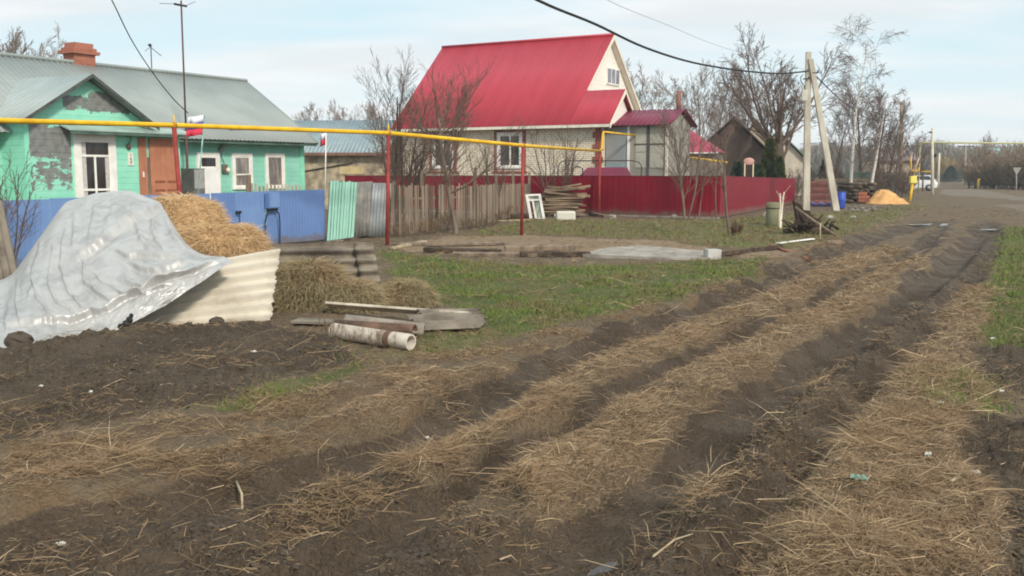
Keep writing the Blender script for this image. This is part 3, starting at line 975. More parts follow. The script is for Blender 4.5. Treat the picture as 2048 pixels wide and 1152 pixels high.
# ------------------------------------------------------------------ long planks, slab across the yard
rr = random.Random(4)
for k, (x0, y0, x1, y1, w_, h_, mt, lab) in enumerate([
    (785, 499, 850, 486, .16, .05, WOODP, 'pale plank end lying at the foot of the first red pipe post'),
    (800, 492, 1010, 490, .22, .06, WOODG, 'long grey plank lying below the picket fence'),
    (850, 504, 1000, 508, .24, .10, WOODD, 'dark rotten beam lying left of the concrete slab'),
    (905, 511, 1075, 513, .2, .08, WOODG, 'grey rotten beam with split edge on the lawn border'),
    (1010, 500, 1150, 499, .24, .12, WOODG, 'thick grey beam just left of the concrete slab'),
    (1040, 513, 1180, 511, .2, .10, WOODD, 'dark beam lying under the left end of the concrete slab'),
    (1440, 512, 1560, 497, .16, .10, WOODD, 'dark beam lying right of the concrete slab'),
    (1540, 492, 1612, 516, .12, .06, M('red_board', srgb(160, 106, 84), srgb(110, 72, 58), 5, .9), 'reddish broken board lying across the straw by the track'),
    (1556, 487, 1625, 481, .16, .03, WHITEP, 'thin whitish board in front of the dark stump heap'),
    (975, 440, 1055, 437, .2, .16, WOODD, 'dark log lying at the far end of the picket fence'),
    (960, 446, 1060, 443, .1, .05, WOODP, 'thin pale pole on the grass before the picket fence')]):
    board(x0, y0, x1, y1, w_, h_, mt, lab, 'plank', 'plank', 'old planks lying in the yard', lift=.02, roll=rr.uniform(-.15, .15))
# concrete slab with square end block
t = thing('concrete_slab', 'long pale concrete slab with a square end block lying in the yard', 'slab', on(1300, 510))
o0 = t.location
pts = [Gd(1165, 512), Gd(1205, 500), Gd(1275, 494), Gd(1425, 507), Gd(1420, 521), Gd(1330, 520)]
mb = MB(); mb.prism([Vector((p.x, p.y, 0)) - Vector((o0.x, o0.y, 0)) for p in pts], (0, 0, .11)); mb.build('slab_body', CONC, t)
p = on(1428, 520) - o0
mb = MB(); mb.obox(p + Vector((-.13, -.02, -.05)), (.30, .08, 0), (-.05, .3, 0), (0, 0, .26)); mb.build('end_block', M('block_grey', srgb(196, 194, 190), srgb(172, 168, 162), 3, .9, .3, 40), t)


# ------------------------------------------------------------------ litter
def scrap(name, label, px, py, sx, sy, mat, rz, crump=.01, group=None):
    c = on(px, py, .022)
    vs = []; fs = []; n = 6; r = random.Random(px)
    for j in range(n + 1):
        for i in range(n + 1):
            x = (i / n - .5) * sx; y = (j / n - .5) * sy
            vs.append((c.x + x * math.cos(rz) - y * math.sin(rz), c.y + x * math.sin(rz) + y * math.cos(rz), c.z + r.uniform(0, crump)))
    for j in range(n):
        for i in range(n):
            a = j * (n + 1) + i; fs.append((a, a + 1, a + n + 2, a + n + 1))
    mb = MB(); mb.add(vs, fs); o = mb.build(name, mat)
    s = o.modifiers.new('thickness', 'SOLIDIFY'); s.thickness = .003
    return tag(o, label, 'litter', group)


PAPER = M('paper', srgb(222, 222, 216), srgb(190, 188, 180), 8, .7)
scrap('plastic_wrapper', 'crumpled green plastic wrapper lying on the thick straw', 1718, 1005, .10, .05, M('green_plastic', srgb(150, 186, 168), srgb(96, 128, 110), 30, .3), -.5, .035)
for px, py, s, lab in [(1798, 745, .06, 'white scrap of paper on the straw edge right of the mud, upper one'), (1750, 800, .05, 'white scrap beside the broken stick on the muddy bank'),
                       (1855, 942, .06, 'white scrap lying on the dark soil at the right'), (1948, 963, .06, 'white scrap by the pointed stick on the dark soil'),
                       (2003, 790, .05, 'white scrap on the dark soil far right near the grass'), (1985, 678, .06, 'white scrap where right lawn meets the dark soil'),
                       (83, 788, .04, 'white crumb on the dark soil at far left'), (182, 793, .04, 'white crumb on the dark soil under the plastic sheet'),
                       (508, 735, .05, 'white crumb on the dark soil near the green strip'), (854, 841, .03, 'white crumb in the left wheel rut'),
                       (125, 1133, .04, 'white crumb in the mud at bottom left'), (1880, 835, .05, 'white scrap on the thin grass of the right verge')]:
    scrap('paper_scrap', lab, px, py, s, s * .6, PAPER, px * .7, .02, 'white scraps on the ground')
# sticks
for px, py, qx, qy, r_, lab in [(1305, 1150, 1385, 1110, .006, 'pale stick lying on the mud at the bottom'), (1000, 1112, 1035, 1103, .006, 'short pale stick in the middle of the mud'),
                                (1740, 802, 1770, 768, .007, 'broken white stick on the muddy bank'), (1640, 935, 1690, 905, .005, 'thin straw-coloured twig at the edge of the thick straw'),
                                (1900, 1010, 1950, 975, .009, 'pale pointed stick on the right dark soil'), (1560, 990, 1660, 1070, .005, 'long bent twig on the thick straw'),
                                (472, 945, 484, 990, .009, 'grey stub of wood beside the left rut')]:
    a, b = on(px, py, .04), on(qx, qy, .05)
    mid = (a + b) / 2 + Vector((.01, .02, .02))
    mb = MB(); mb.tube([a, mid, b], [r_, r_ * .9, r_ * .6], 6)
    tag(mb.build('stick', WOODP, smooth=True), lab, 'stick', 'sticks on the ground')


# ------------------------------------------------------------------ puddles
def puddle(cx, cy, rx, ry, ang, dz):
    """still water lying in a hollow: a level sheet cut by the uneven mud around it"""
    c = Gd(cx, cy)
    th = np.linspace(0, 2 * math.pi, 48, endpoint=False)
    k = 1 + .25 * np.sin(th * 3 + cx) + .15 * np.sin(th * 5 + cy)
    x = c.x + rx * k * np.cos(th) * math.cos(ang) - ry * k * np.sin(th) * math.sin(ang)
    y = c.y + rx * k * np.cos(th) * math.sin(ang) + ry * k * np.sin(th) * math.cos(ang)
    z = float(np.quantile(gz(x, y), .3)) + dz
    if 'water' not in MATS:
        m, nt, bs = newmat('water')
        MATS['water'] = m
        bs.inputs['Base Color'].default_value = (.045, .042, .038, 1); bs.inputs['Roughness'].default_value = .12
        bs.inputs['IOR'].default_value = 1.33; bs.inputs['Specular IOR Level'].default_value = .5
        tcx = nt.node('ShaderNodeTexCoord').outputs['Object']
        nt.link(nt.bump(nt.noise(tcx, 14, 3), .10, .01), bs.inputs['Normal'])
    mb = MB(); mb.add([(float(a), float(b), z) for a, b in zip(x, y)], [tuple(range(48))])
    tag(mb.build('water', MATS['water']), kind='structure')


puddle(768, 932, .34, .10, .95, .065)
puddle(1232, 1070, .20, .06, 1.0, -.002)
puddle(1860, 449, 1.0, .55, .3, .02)
puddle(1982, 457, .5, .3, .3, .02)
# ------------------------------------------------------------------ gas pipe on red posts
PIPE_PTS = [A(-420, 228, 13.5), A(0, 241, 18.6), A(348, 250.5, 21.7), A(777, 266, 25.7), A(1046, 291, 29.7), A(1200, 302, 42.6)]
t = thing('gas_pipe', 'long yellow overhead gas pipe crossing in front of both houses', 'pipe', PIPE_PTS[2])
O_ = t.location.copy()
bend_b = A(1207, 264, 42.9); end_b = A(1272, 271, 45.3)
mb = MB(); mb.tube([p - O_ for p in PIPE_PTS], .052, 12); mb.build('main_pipe', YELLOW, t, True)
mb = MB(); mb.tube([PIPE_PTS[-1] - O_, PIPE_PTS[-1] - O_ + Vector((.08, .05, .1)), bend_b - O_ + Vector((-.03, 0, -.12)), bend_b - O_, bend_b - O_ + Vector((.12, .15, 0)), end_b - O_], .045, 12); mb.build('house_branch', YELLOW, t, True)
for i, (px, py) in ((2, (360, 398)), (3, (774, 491)), (4, (1043, 470)), (5, (1198, 433))):
    top = PIPE_PTS[i]
    if i == 2:
        base = A(368, 440, 21.9); base.z = 0
    else:
        base = Gd(px, py)
    base.z = gz1(base.x, base.y) - .2
    lab = {2: 'red pipe post leaning in front of the green house door', 3: 'red pipe post standing beside the grey sheets at the picket fence corner',
           4: 'red pipe post on the grass left of the white window frame', 5: 'red pipe post before the red fence where the pipe bends up'}[i]
    p = thing('pipe_post', lab, 'post', (base.x, base.y, base.z), 0, 'red posts carrying the gas pipe')
    mb = MB(); mb.tube([(0, 0, 0), top - base - Vector((0, 0, .05))], .05, 10); mb.build('post_body', REDPOST, p, True)
    mb = MB(); d = (PIPE_PTS[min(i + 1, 5)] - PIPE_PTS[i - 1]).normalized()
    c = top - base
    mb.tube([c - d * .04, c + d * .04], .068, 12); mb.build('clamp', M('clamp_yellow', srgb(205, 160, 40), srgb(170, 120, 40), 5, .6), p, True)
    if i in (2, 3):
        mb = MB(); mb.tube([c, c + Vector((0, 0, .22))], .018, 6); mb.build('vent_spike', YELLOW, p, True)

# ------------------------------------------------------------------ blue profiled metal fence
BL = M('blue_sheet', srgb(122, 152, 200), srgb(108, 138, 186), .7, .5, .05, 8, dirt=.30)
BL2 = M('blue_gate_sheet', srgb(108, 138, 190), srgb(98, 126, 176), .7, .5, .05, 8, dirt=.30)
f0, f1 = Vector((-9.75, 18.9, 0)), Vector((-5.07, 27.1, 0))
fd = (f1 - f0); FL = fd.length; fdir = fd.normalized()
t = thing('blue_fence', 'blue profiled metal yard fence in front of the green house', 'fence', f0, math.atan2(fd.y, fd.x))
ztop = lambda s: 1.345 + .065 * s / FL
cuts = [-3.2, -1.0, 1.15, 3.3, 5.35, 6.15, 7.2, FL]
for k in range(len(cuts) - 1):
    s0, s1 = cuts[k], cuts[k + 1]
    mb = MB(); off = (.0, .012, -.006, .01, .03, .0, .012)[k]
    mb.corr((s1 - .004, -off, .06), (-(s1 - s0) + .008, 0, 0), (0, 0, ztop((s0 + s1) / 2) - .06), .115, -.014, .003, 2, 'trap')
    mb.build('fence_panel', BL2 if k in (4, 6) else BL, t)
mb = MB(); mb.beam((-3, .06, .35), (FL, .06, .35), .04, .04); mb.build('rail', BL2, t)
mb = MB(); mb.beam((-3, .06, 1.1), (FL, .06, 1.1), .04, .04); mb.build('rail', BL2, t)
for s in (-1, 1.15, 3.3, 5.35, 7.2, FL - .03):
    mb = MB(); mb.box(s - .03, s + .03, .08, .14, -.1, 1.33); mb.build('post', BL2, t)
# gas box with two bent hoses, and a valve, hung on the fence
fpt = lambda px, off=0: None


def fence_s(px):
    u = (px - 1024) / FPX
    return (f0.x - u * f0.y) / (u * fdir.y - fdir.x)


sb = fence_s(539)
b = thing('meter_box', 'small blue box with two bent black hoses hanging on the blue fence', 'box', f0 + fdir * sb + Vector((fdir.y, -fdir.x, 0)) * .03 + Vector((0, 0, .55)), math.atan2(fd.y, fd.x))
mb = MB(); mb.box(-.19, .19, -.17, -.02, .42, .82); o = mb.build('box_body', BL2, b); bv = o.modifiers.new('edge', 'BEVEL'); bv.width = .012; bv.segments = 2
mb = MB(); mb.box(-.165, .165, -.182, -.168, .45, .79); mb.build('box_door', BL, b)
mb = MB(); mb.tube([(-.12, -.1, .42), (-.12, -.12, .37), (-.2, -.16, .36), (-.30, -.16, .26), (-.33, -.14, .0), (-.33, -.12, -.5)], .016, 7); mb.build('hose', BLACK, b, True)
mb = MB(); mb.tube([(.1, -.1, .42), (.1, -.13, .36), (.17, -.15, .28), (.2, -.14, .0), (.2, -.12, -.5)], .016, 7); mb.build('hose', BLACK, b, True)
mb = MB(); mb.tube([(-.16, -.11, .395), (.16, -.11, .395)], .03, 8); mb.build('valve', BLACK, b, True)
sb = fence_s(473)
b = thing('hose_valve', 'black valve with a thin hose on the blue fence, left of the blue box', 'valve', f0 + fdir * sb + Vector((fdir.y, -fdir.x, 0)) * .03 + Vector((0, 0, .55)), math.atan2(fd.y, fd.x))
mb = MB(); mb.tube([(-.07, -.06, .36), (.07, -.06, .36)], .035, 8); mb.build('valve', BLACK, b, True)
mb = MB(); mb.tube([(.03, -.06, .34), (.04, -.06, -.45)], .01, 6); mb.build('hose', BLACK, b, True)

# leaning sheets closing the gap
TURQ = M_siding('turquoise_boards', (.36, .66, .53, 1), (.27, .52, .42, 1), .085, 'XY', .7)
def lean_panel(px0, px1, pxt0, pxt1, yb0, yb1, yt0, yt1, Yd, mat, name, label, th=.03, corr=None, group=None):
    q = [A(px0, yb0, Yd), A(px1, yb1, Yd + .5), A(pxt1, yt1, Yd + .75), A(pxt0, yt0, Yd + .25)]
    mb = MB()
    if corr:
        mb.corr(q[1], q[0] - q[1], (q[2] - q[1] + q[3] - q[0]) / 2, corr, .018, .006, 3, seed=px0)
    else:
        mb.prism(q, (q[1] - q[0]).cross(q[3] - q[0]).normalized() * -th)
    o = mb.build(name, mat, smooth=bool(corr))
    return tag(o, label, 'panel', group)


t = thing('leaning_boards', 'turquoise board panel with black cracks leaning beside the blue fence', 'panel', A(653, 482, 26.9))
q = [A(653, 482, 26.9) - t.location, A(707, 474, 27.4) - t.location, A(714, 363, 27.65) - t.location, A(660, 363, 27.15) - t.location]
nn_ = (q[1] - q[0]).cross(q[3] - q[0]).normalized()
rr = random.Random(5)
mb = MB()
for k in range(9):
    f0_, f1_ = k / 9 + rr.uniform(.0, .008), (k + 1) / 9 - rr.uniform(.006, .022)
    lo0, lo1 = q[0].lerp(q[1], f0_), q[0].lerp(q[1], f1_); hi0, hi1 = q[3].lerp(q[2], f0_), q[3].lerp(q[2], f1_)
    up_ = rr.uniform(-.02, .02)
    mb.prism([lo0, lo1, hi1 + Vector((0, 0, up_)), hi0 + Vector((0, 0, up_))], nn_ * .022)
mb.build('front_boards', TURQ, t)
mb = MB(); mb.prism([p - nn_ * .02 for p in q], nn_ * .012); mb.build('back_board', M('dark_backing', srgb(60, 66, 62), srgb(40, 44, 42), 4, .9), t)
# cracks in the turquoise panel are real gaps: dark slits
lean_panel(706, 742, 714, 742, 474, 470, 363, 364, 27.9, M('slate_dark', srgb(158, 154, 146), srgb(120, 118, 114), 3, .9, .3, 50), 'upright_slate', 'upright grey slate panel next to the turquoise board panel', corr=.15)
lean_panel(738, 778, 748, 784, 473, 472, 366, 366, 28.3, M('zinc', srgb(165, 168, 168), srgb(132, 136, 138), 2, .6, .1, 30, metal=.3), 'zinc_sheet', 'bluish grey corrugated metal panel behind the first red pipe post', corr=.12)
board(655, 487, 770, 468, .14, .06, WOODG, 'low grey plank along the foot of the turquoise panel', 'plank', 'plank', 'old planks lying in the yard')

# ------------------------------------------------------------------ picket fence
pts = [Vector((-3.5, 28.7, 0)), Vector((-1.18, 34.2, 0)), Vector((.80, 44.4, 0))]
t = thing('picket_fence', 'weathered grey picket fence running back to the red metal fence', 'fence', pts[0])
O_ = t.location
mb = MB(); rr = random.Random(3); posts = []
PKT = M('picket_grey', srgb(182, 164, 144), srgb(84, 72, 62), 3, .95, .5, 30, stretch=(1, 1, .15), island=True)
for a, b, n, za, zb in ((pts[0], pts[1], 52, 1.50, 1.42), (pts[1], pts[2], 92, 1.42, 1.36)):
    d = (b - a); dn = d.normalized(); L = d.length; nr = Vector((dn.y, -dn.x, 0))
    for k in range(n):
        s = (k + .5) / n
        g = a + d * s - O_
        h = za + (zb - za) * s + rr.gauss(0, .035)
        if rr.random() < .05: continue
        wd = rr.uniform(.042, .066)
        z0 = .02 + rr.uniform(0, .08)
        lx = rr.gauss(0, .02)
        p = g + nr * .02 - dn * wd / 2
        th = nr * .02
        top = dn * lx
        mb.add([p + Vector((0, 0, z0)), p + dn * wd + Vector((0, 0, z0)), p + dn * wd + th + Vector((0, 0, z0)), p + th + Vector((0, 0, z0)),
                p + top + Vector((0, 0, h)), p + dn * wd + top + Vector((0, 0, h - rr.uniform(0, .02))), p + dn * wd + top + th + Vector((0, 0, h)), p + th + top + Vector((0, 0, h))],
               [(0, 3, 2, 1), (4, 5, 6, 7), (0, 1, 5, 4), (1, 2, 6, 5), (2, 3, 7, 6), (3, 0, 4, 7)])
mb.build('picket_boards', PKT, t)
for z in (.4, 1.1):
    for a, b in ((pts[0], pts[1]), (pts[1], pts[2])):
        mb = MB(); mb.beam(a - O_ + Vector((0, 0, z)), b - O_ + Vector((0, 0, z - .06)), .03, .07); mb.build('rail', WOODG, t)
for a, b, s, h in ((0, 1, .04, 1.62), (0, 1, .33, 1.85), (0, 1, .63, 1.9), (0, 1, .97, 2.02), (1, 2, .30, 1.72), (1, 2, .62, 1.95), (1, 2, .98, 1.85)):
    p = pts[a].lerp(pts[b], s) - O_
    mb = MB(); mb.box(p.x - .05, p.x + .05, p.y + .02, p.y + .13, -.2, h); mb.build('post', WOODG, t)

# ------------------------------------------------------------------ red metal fence
RF = M('red_sheet', srgb(138, 5, 38), srgb(124, 4, 32), .8, .45, .03, 8, dirt=.35)
c0 = Vector((8.3, 40.0, 0)); lft = Vector((-9.25, 50.7, 0)); rgt = Vector((16.4, 58.2, 0))
t = thing('red_fence', 'crimson profiled metal fence round the plot of the red roofed house', 'fence', c0)


def red_run(a, b, zt0, zt1, n, zb=.06):
    for k in range(n):
        p = a.lerp(b, k / n) - c0; q = a.lerp(b, (k + 1) / n) - c0
        z = zt0 + (zt1 - zt0) * (k + .5) / n
        mb = MB()
        mb.corr(p + Vector((0, 0, zb)), q - p, (0, 0, z - zb), .25, .007, .003, 2, 'trap')
        mb.build('fence_panel', RF, t)
        mb = MB(); mb.beam(p + Vector((0, 0, z + .012)), q + Vector((0, 0, z + .012)), .05, .02); mb.build('top_rail', RF, t)


red_run(lft, c0, 1.66, 1.69, 9)
red_run(c0, rgt, 1.69, 1.45, 8)
mb = MB(); d_ = (c0 - lft); mb.beam(Vector((0, 0, .0)) - Vector((0, .02, 0)), lft - c0 - Vector((0, .02, 0)), .06, .13); mb.build('plinth', CONC, t)

# ------------------------------------------------------------------ stacked boards, window frame, canister
rr = random.Random(12)
PLK = [M('stack_board_%s' % k, c1, c2, 4, .95, .4, 25, stretch=(.2, 1, 1)) for k, c1, c2 in (('a', srgb(168, 146, 120), srgb(110, 92, 76)), ('b', srgb(120, 100, 82), srgb(72, 60, 50)), ('c', srgb(148, 124, 108), srgb(90, 76, 66)))]
bc = A(1124, 428, 42.0)
for lay in range(13):
    nrow = 3
    for k in range(nrow):
        L = rr.uniform(1.35, 1.95)
        x = bc.x - .05 + rr.uniform(-.16, .22) + (.12 if lay > 8 else 0); y = bc.y - .35 + k * .3 + rr.uniform(-.03, .03)
        z = .16 + lay * .088 + rr.uniform(-.01, .01)
        if lay > 10 and k == 2: continue
        a_ = rr.uniform(-.1, .1) * (1 if lay < 9 else 2.5)
        sl = rr.uniform(-.02, .02) * (1 if lay < 9 else 3)
        p = Vector((x - L / 2, y - a_, z - sl * 2)); q = Vector((x + L / 2, y + a_, z + sl * 3))
        mb = MB(); mb.beam(p, q, rr.uniform(.14, .24), rr.uniform(.05, .078), rr.uniform(-.15, .15))
        o = mb.build('stacked_board', PLK[rr.randrange(3)])
        tag(o, 'rough weathered board in the stack before the red fence', 'board', 'boards stacked by the red fence')
for x in (-.55, .5):
    mb = MB(); mb.beam((bc.x + x, bc.y - .5, .07), (bc.x + x, bc.y + .5, .07), .12, .14)
    tag(mb.build('stacked_board', WOODD), 'dark bearer log under the %s end of the board stack' % ('left' if x < 0 else 'right'), 'board')
board(1085, 402 + 20, 1150, 420, .2, .1, M('reddish_wood', srgb(150, 112, 90), srgb(110, 82, 66), 4, .9), 'reddish beam low in front of the board stack', 'plank', 'plank', lift=.12)
for k, (x, y, l) in enumerate(((1166, 428, 'left one'), (1182, 430, 'middle one'), (1197, 433, 'right one'))):
    a = on(x - 10, y); b_ = on(x + 16, y + 3)
    mb = MB(); mb.beam(a + Vector((0, 0, .12)), b_ + Vector((0, .2, .06)), .2, .1); tag(mb.build('plank', PLK[k]), l + ' of three short planks tumbled right of the canister', 'plank', 'short planks right of the canister')

# white window frame leaning
w0, w1 = A(1061, 441, 40.2), A(1091, 440, 40.0)
wt0, wt1 = A(1052, 390, 40.6), A(1076, 382, 40.5)
t = thing('window_frame', 'old white window frame leaning against the end of the board stack', 'window frame', w0)
ex = (w1 - w0); ey = (wt0 - w0); nz = ex.cross(ey).normalized() * .09
def fr(a0, a1, b0, b1, nm, mt=WHITEP, th=1.0):
    mb = MB(); mb.obox(ex * a0 + ey * b0, ex * (a1 - a0), ey * (b1 - b0), nz * th); mb.build(nm, mt, t)
fr(0, .16, 0, 1, 'stile'); fr(.86, 1, 0, 1, 'stile'); fr(.163, .857, .93, 1, 'rail'); fr(.163, .857, .74, .80, 'rail'); fr(.163, .857, 0, .06, 'rail'); fr(.36, .46, .063, .737, 'stile')
fr(.463, .857, .063, .737, 'pane', M_glass('frame_glass', (.16, .17, .13, 1)), .3)
fr(.163, .857, .803, .927, 'pane', MATS['frame_glass'], .3)
# canister lying
c = A(1131, 441, 38.8); c.z = gz1(c.x, c.y)
t = thing('canister', 'translucent whitish plastic canister lying in front of the board stack', 'canister', c)
m, nt, bs = newmat('milky_plastic')
bs.inputs['Base Color'].default_value = srgb(214, 212, 198); bs.inputs['Roughness'].default_value = .4; bs.inputs['Subsurface Weight'].default_value = .2
mb = MB(); mb.box(-.36, .38, -.2, .2, .0, .36); o = mb.build('canister_body', m, t); bv = o.modifiers.new('round', 'BEVEL'); bv.width = .07; bv.segments = 4
mb = MB(); mb.tube([(-.36, 0, .18), (-.44, 0, .18)], .06, 10); mb.build('cap', m, t, True)
c = on(1096, 434)
mb = MB(); mb.ball((c.x, c.y + .3, c.z + .12), .1, .1, .11, 12, 8); tag(mb.build('pink_ball', M('pink_plastic', srgb(205, 160, 140), srgb(190, 140, 120), 3, .5), smooth=True), 'pinkish round ball between the window frame and the canister', 'ball')

# ------------------------------------------------------------------ fallen root heap with leaning pole
c = on(1618, 468)
t = thing('root_heap', 'dark heap of roots and torn boards with a long pole beside the track', 'root heap', c)
rr = random.Random(9)
DRK = M('root_dark', srgb(74, 58, 46), srgb(40, 32, 26), 4, .95, .5, 20)
mb = MB()
mb.prism([(-.50, .15, .98), (-.36, .15, .30), (-.22, .05, .10), (.16, .1, .14), (.24, .2, .45), (.10, .25, .52), (.02, .25, .70), (-.16, .25, .72), (-.3, .2, .9)], (.03, -.09, 0)); mb.build('board_slab', DRK, t)
mb = MB()
for k in range(64):
    p = Vector((rr.gauss(0, .38), rr.uniform(-.3, .3), rr.uniform(.0, .28)))
    d = Vector((rr.uniform(-1, 1), rr.uniform(-.5, .5), rr.uniform(-.3, .9))).normalized()
    q = p + d * rr.uniform(.2, .5); m2 = (p + q) / 2 + Vector((rr.uniform(-.05, .05), 0, rr.uniform(.0, .08)))
    r_ = rr.uniform(.02, .055)
    mb.tube([p, m2, q], [r_, r_ * .8, r_ * .4], 6)
mb.build('root_tangle', DRK, t, True)
mb = MB()
for k in range(8):
    p = Vector((rr.uniform(-.7, .6), rr.uniform(-.25, .25), .08))
    mb.ball(p, rr.uniform(.12, .24), .15, rr.uniform(.08, .16), 9, 6)
mb.build('soil_lump', M('root_soil', srgb(92, 76, 62), srgb(58, 48, 40), 6, .95, .8, 20), t, True)
pa, pb = A(1590, 414, 29.4), A(1673, 472, 28.9)
mb = MB(); mb.tube([pa - c, (pa + pb) / 2 - c + Vector((0, 0, -.02)), pb - c], [.03, .04, .035], 7); mb.build('leaning_pole', WOODG, t, True)
mb = MB(); mb.tube([A(1640, 482, 27.6) - c, A(1641, 446, 27.7) - c], .022, 6); mb.build('stake', WOODP, t, True)
# pale stones near it
for px, py, r_, lab in ((1531, 432, .12, 'pale stone at the foot of the red fence left of the whitewashed tree'), (1660, 440, .13, 'pale stone on the grass right of the dark root heap'), (1706, 437, .10, 'small pale stone on the grass below the firewood'), (1349, 436, .10, 'pale stone at the fence by the twin-stemmed tree'), (1224, 437, .13, 'pale block at the foot of the red fence near the pipe post')):
    c = on(px, py); rr = random.Random(px); mb = MB(); mb.ball((c.x, c.y, c.z + r_ * .5), r_ * 1.3, r_, r_ * .8, 8, 6)
    mb.v = [(v[0] + rr.uniform(-.03, .03), v[1] + rr.uniform(-.03, .03), v[2] + rr.uniform(-.03, .03)) for v in mb.v]
    tag(mb.build('stone', CONC), lab, 'stone')
# ------------------------------------------------------------------ green timber house (local x along the street front, y back, z up)
GO = Vector((-12.7, 26.3, 0))
GH = thing('green_house', 'turquoise painted timber house with grey metal roof and peeling paint', 'house', GO, R(60))
TQ = srgb(156, 217, 197); TQ2 = srgb(132, 200, 178)
WALL_G = M_siding('turquoise_siding', TQ, TQ2, .17, 'Z', .7)
PEEL_G = M_siding('turquoise_peeling', srgb(160, 230, 204), srgb(140, 216, 188), .17, 'Z', .7,
                  peel=[(.06, 1.42, 1.9, 3.5, .62), (.05, 1.42, 1.0, 2.6, .47), (1.15, 2.1, 3.2, 4.3, .55), (1.95, 3.4, 3.2, 4.4, .62)])
ROOFG = M('grey_roof_metal', srgb(164, 170, 166), srgb(148, 155, 152), .6, .5, .03, 8, metal=.15)
SOFF = M('eave_board_dark', srgb(96, 120, 108), srgb(70, 88, 80), 3, .8)  # dark grey-green of the fascia, verge and canopy boards
mb = MB(); mb.box(-6, 11.8, 1.0, 7, 0, 2.95); mb.build('main_wall', WALL_G, GH)
# gable end
mb = MB(); mb.prism([(11.8, 1.0, 2.95), (11.8, 7, 2.95), (11.8, 4, 5.2)], (-.1, 0, 0)); mb.prism([(-6, 1.0, 2.95), (-6, 7, 2.95), (-6, 4, 5.2)], (.1, 0, 0)); mb.build('gable', WALL_G, GH)
mb = MB(); mb.box(11.62, 11.83, .97, 1.0, .3, 2.95); mb.build('corner_board', M('turq_light', srgb(150, 226, 196), srgb(130, 210, 180), 3, .7), GH)
# annex with gable towards the street, and the porch part with the door
mb = MB(); mb.box(0, 3.8, 0, .998, 0, 3.33); mb.prism([(0, 0, 3.33), (3.8, 0, 3.33), (1.9, 0, 4.46)], (0, .12, 0)); mb.build('annex_wall', PEEL_G, GH)
mb = MB(); mb.box(3.802, 5.12, .002, .998, 0, 2.98); mb.build('porch_wall', WALL_G, GH)
for xx in (-.012,):
    mb = MB(); mb.box(xx, .13, -.02, 0, .3, 3.3); mb.build('corner_board', MATS['turq_light'], GH)
mb = MB(); mb.box(4.98, 5.14, -.02, 0, .2, 2.95); mb.build('corner_board', MATS['turq_light'], GH)


def roof_plane(name, x0, x1, y0, z0, y1, z1, per, amp, mat, parent, th=.02):
    """slope between eave line (y0,z0) and ridge (y1,z1), running x0..x1"""
    mb = MB(); u = (x1 - x0, 0, 0); v = (0, y1 - y0, z1 - z0)
    if y1 > y0: mb.corr((x0, y0, z0), u, v, per, amp, th, 2)
    else: mb.corr((x1, y0, z0), (x0 - x1, 0, 0), v, per, amp, th, 2)
    return mb.build(name, mat, parent, smooth=True)


roof = roof_plane('roof', -6.3, 12.1, .45, 2.92, 4.0, 5.30, .19, .014, ROOFG, GH)
roof_plane('roof', -6.3, 12.1, 7.55, 2.92, 4.0, 5.30, .19, .014, ROOFG, GH)
mb = MB(); mb.tube([(-6.3, 4, 5.33), (12.1, 4, 5.33)], .06, 8); mb.build('ridge_cap', ROOFG, roof)
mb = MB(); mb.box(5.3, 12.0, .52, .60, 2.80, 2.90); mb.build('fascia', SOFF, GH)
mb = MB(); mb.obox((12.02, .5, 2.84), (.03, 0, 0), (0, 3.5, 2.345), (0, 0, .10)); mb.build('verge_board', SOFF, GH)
mb = MB(); mb.beam((8.1, .95, 3.30), (11.7, 1.2, 3.47), .10, .03); tag(mb.build('roof_plank', M('pale_plank', srgb(226, 206, 176), srgb(190, 160, 130), 4, .8), GH))
# annex roof: slopes left / right of a ridge running back
mb = MB(); mb.corr((-.30, 3.2, 3.19), (0, -3.55, 0), (2.2, 0, 1.355), .30, .008, .02, 2); mb.build('annex_roof', M('annex_roof_metal', srgb(186, 194, 190), srgb(164, 174, 170), .6, .45, .03, 8, metal=.2), GH, True)
mb = MB(); mb.corr((4.10, -.35, 3.19), (0, 3.55, 0), (-2.2, 0, 1.355), .30, .008, .02, 2); mb.build('annex_roof', ROOFG, GH, True)
DKV = M('verge_dark', srgb(92, 96, 92), srgb(62, 64, 62), 4, .7)
mb = MB(); mb.obox((-.30, -.365, 3.08), (2.2, 0, 1.355), (0, .03, 0), (0, 0, .10)); mb.build('verge_board', DKV, GH)
mb = MB(); mb.obox((4.10, -.37, 3.08), (-2.195, 0, 1.352), (0, .03, 0), (0, 0, .10)); mb.build('verge_board', DKV, GH)
mb = MB(); mb.prism([(1.05, 0, 3.12), (1.05, -.42, 2.98), (5.25, -.42, 2.98), (5.25, 0, 3.12)], (0, 0, .035)); mb.build('canopy', M('canopy_metal', srgb(170, 190, 180), srgb(136, 152, 144), 1.5, .6), GH)
mb = MB(); mb.box(1.1, 5.2, -.40, -.37, 2.90, 2.978); mb.build('canopy_board', SOFF, GH)


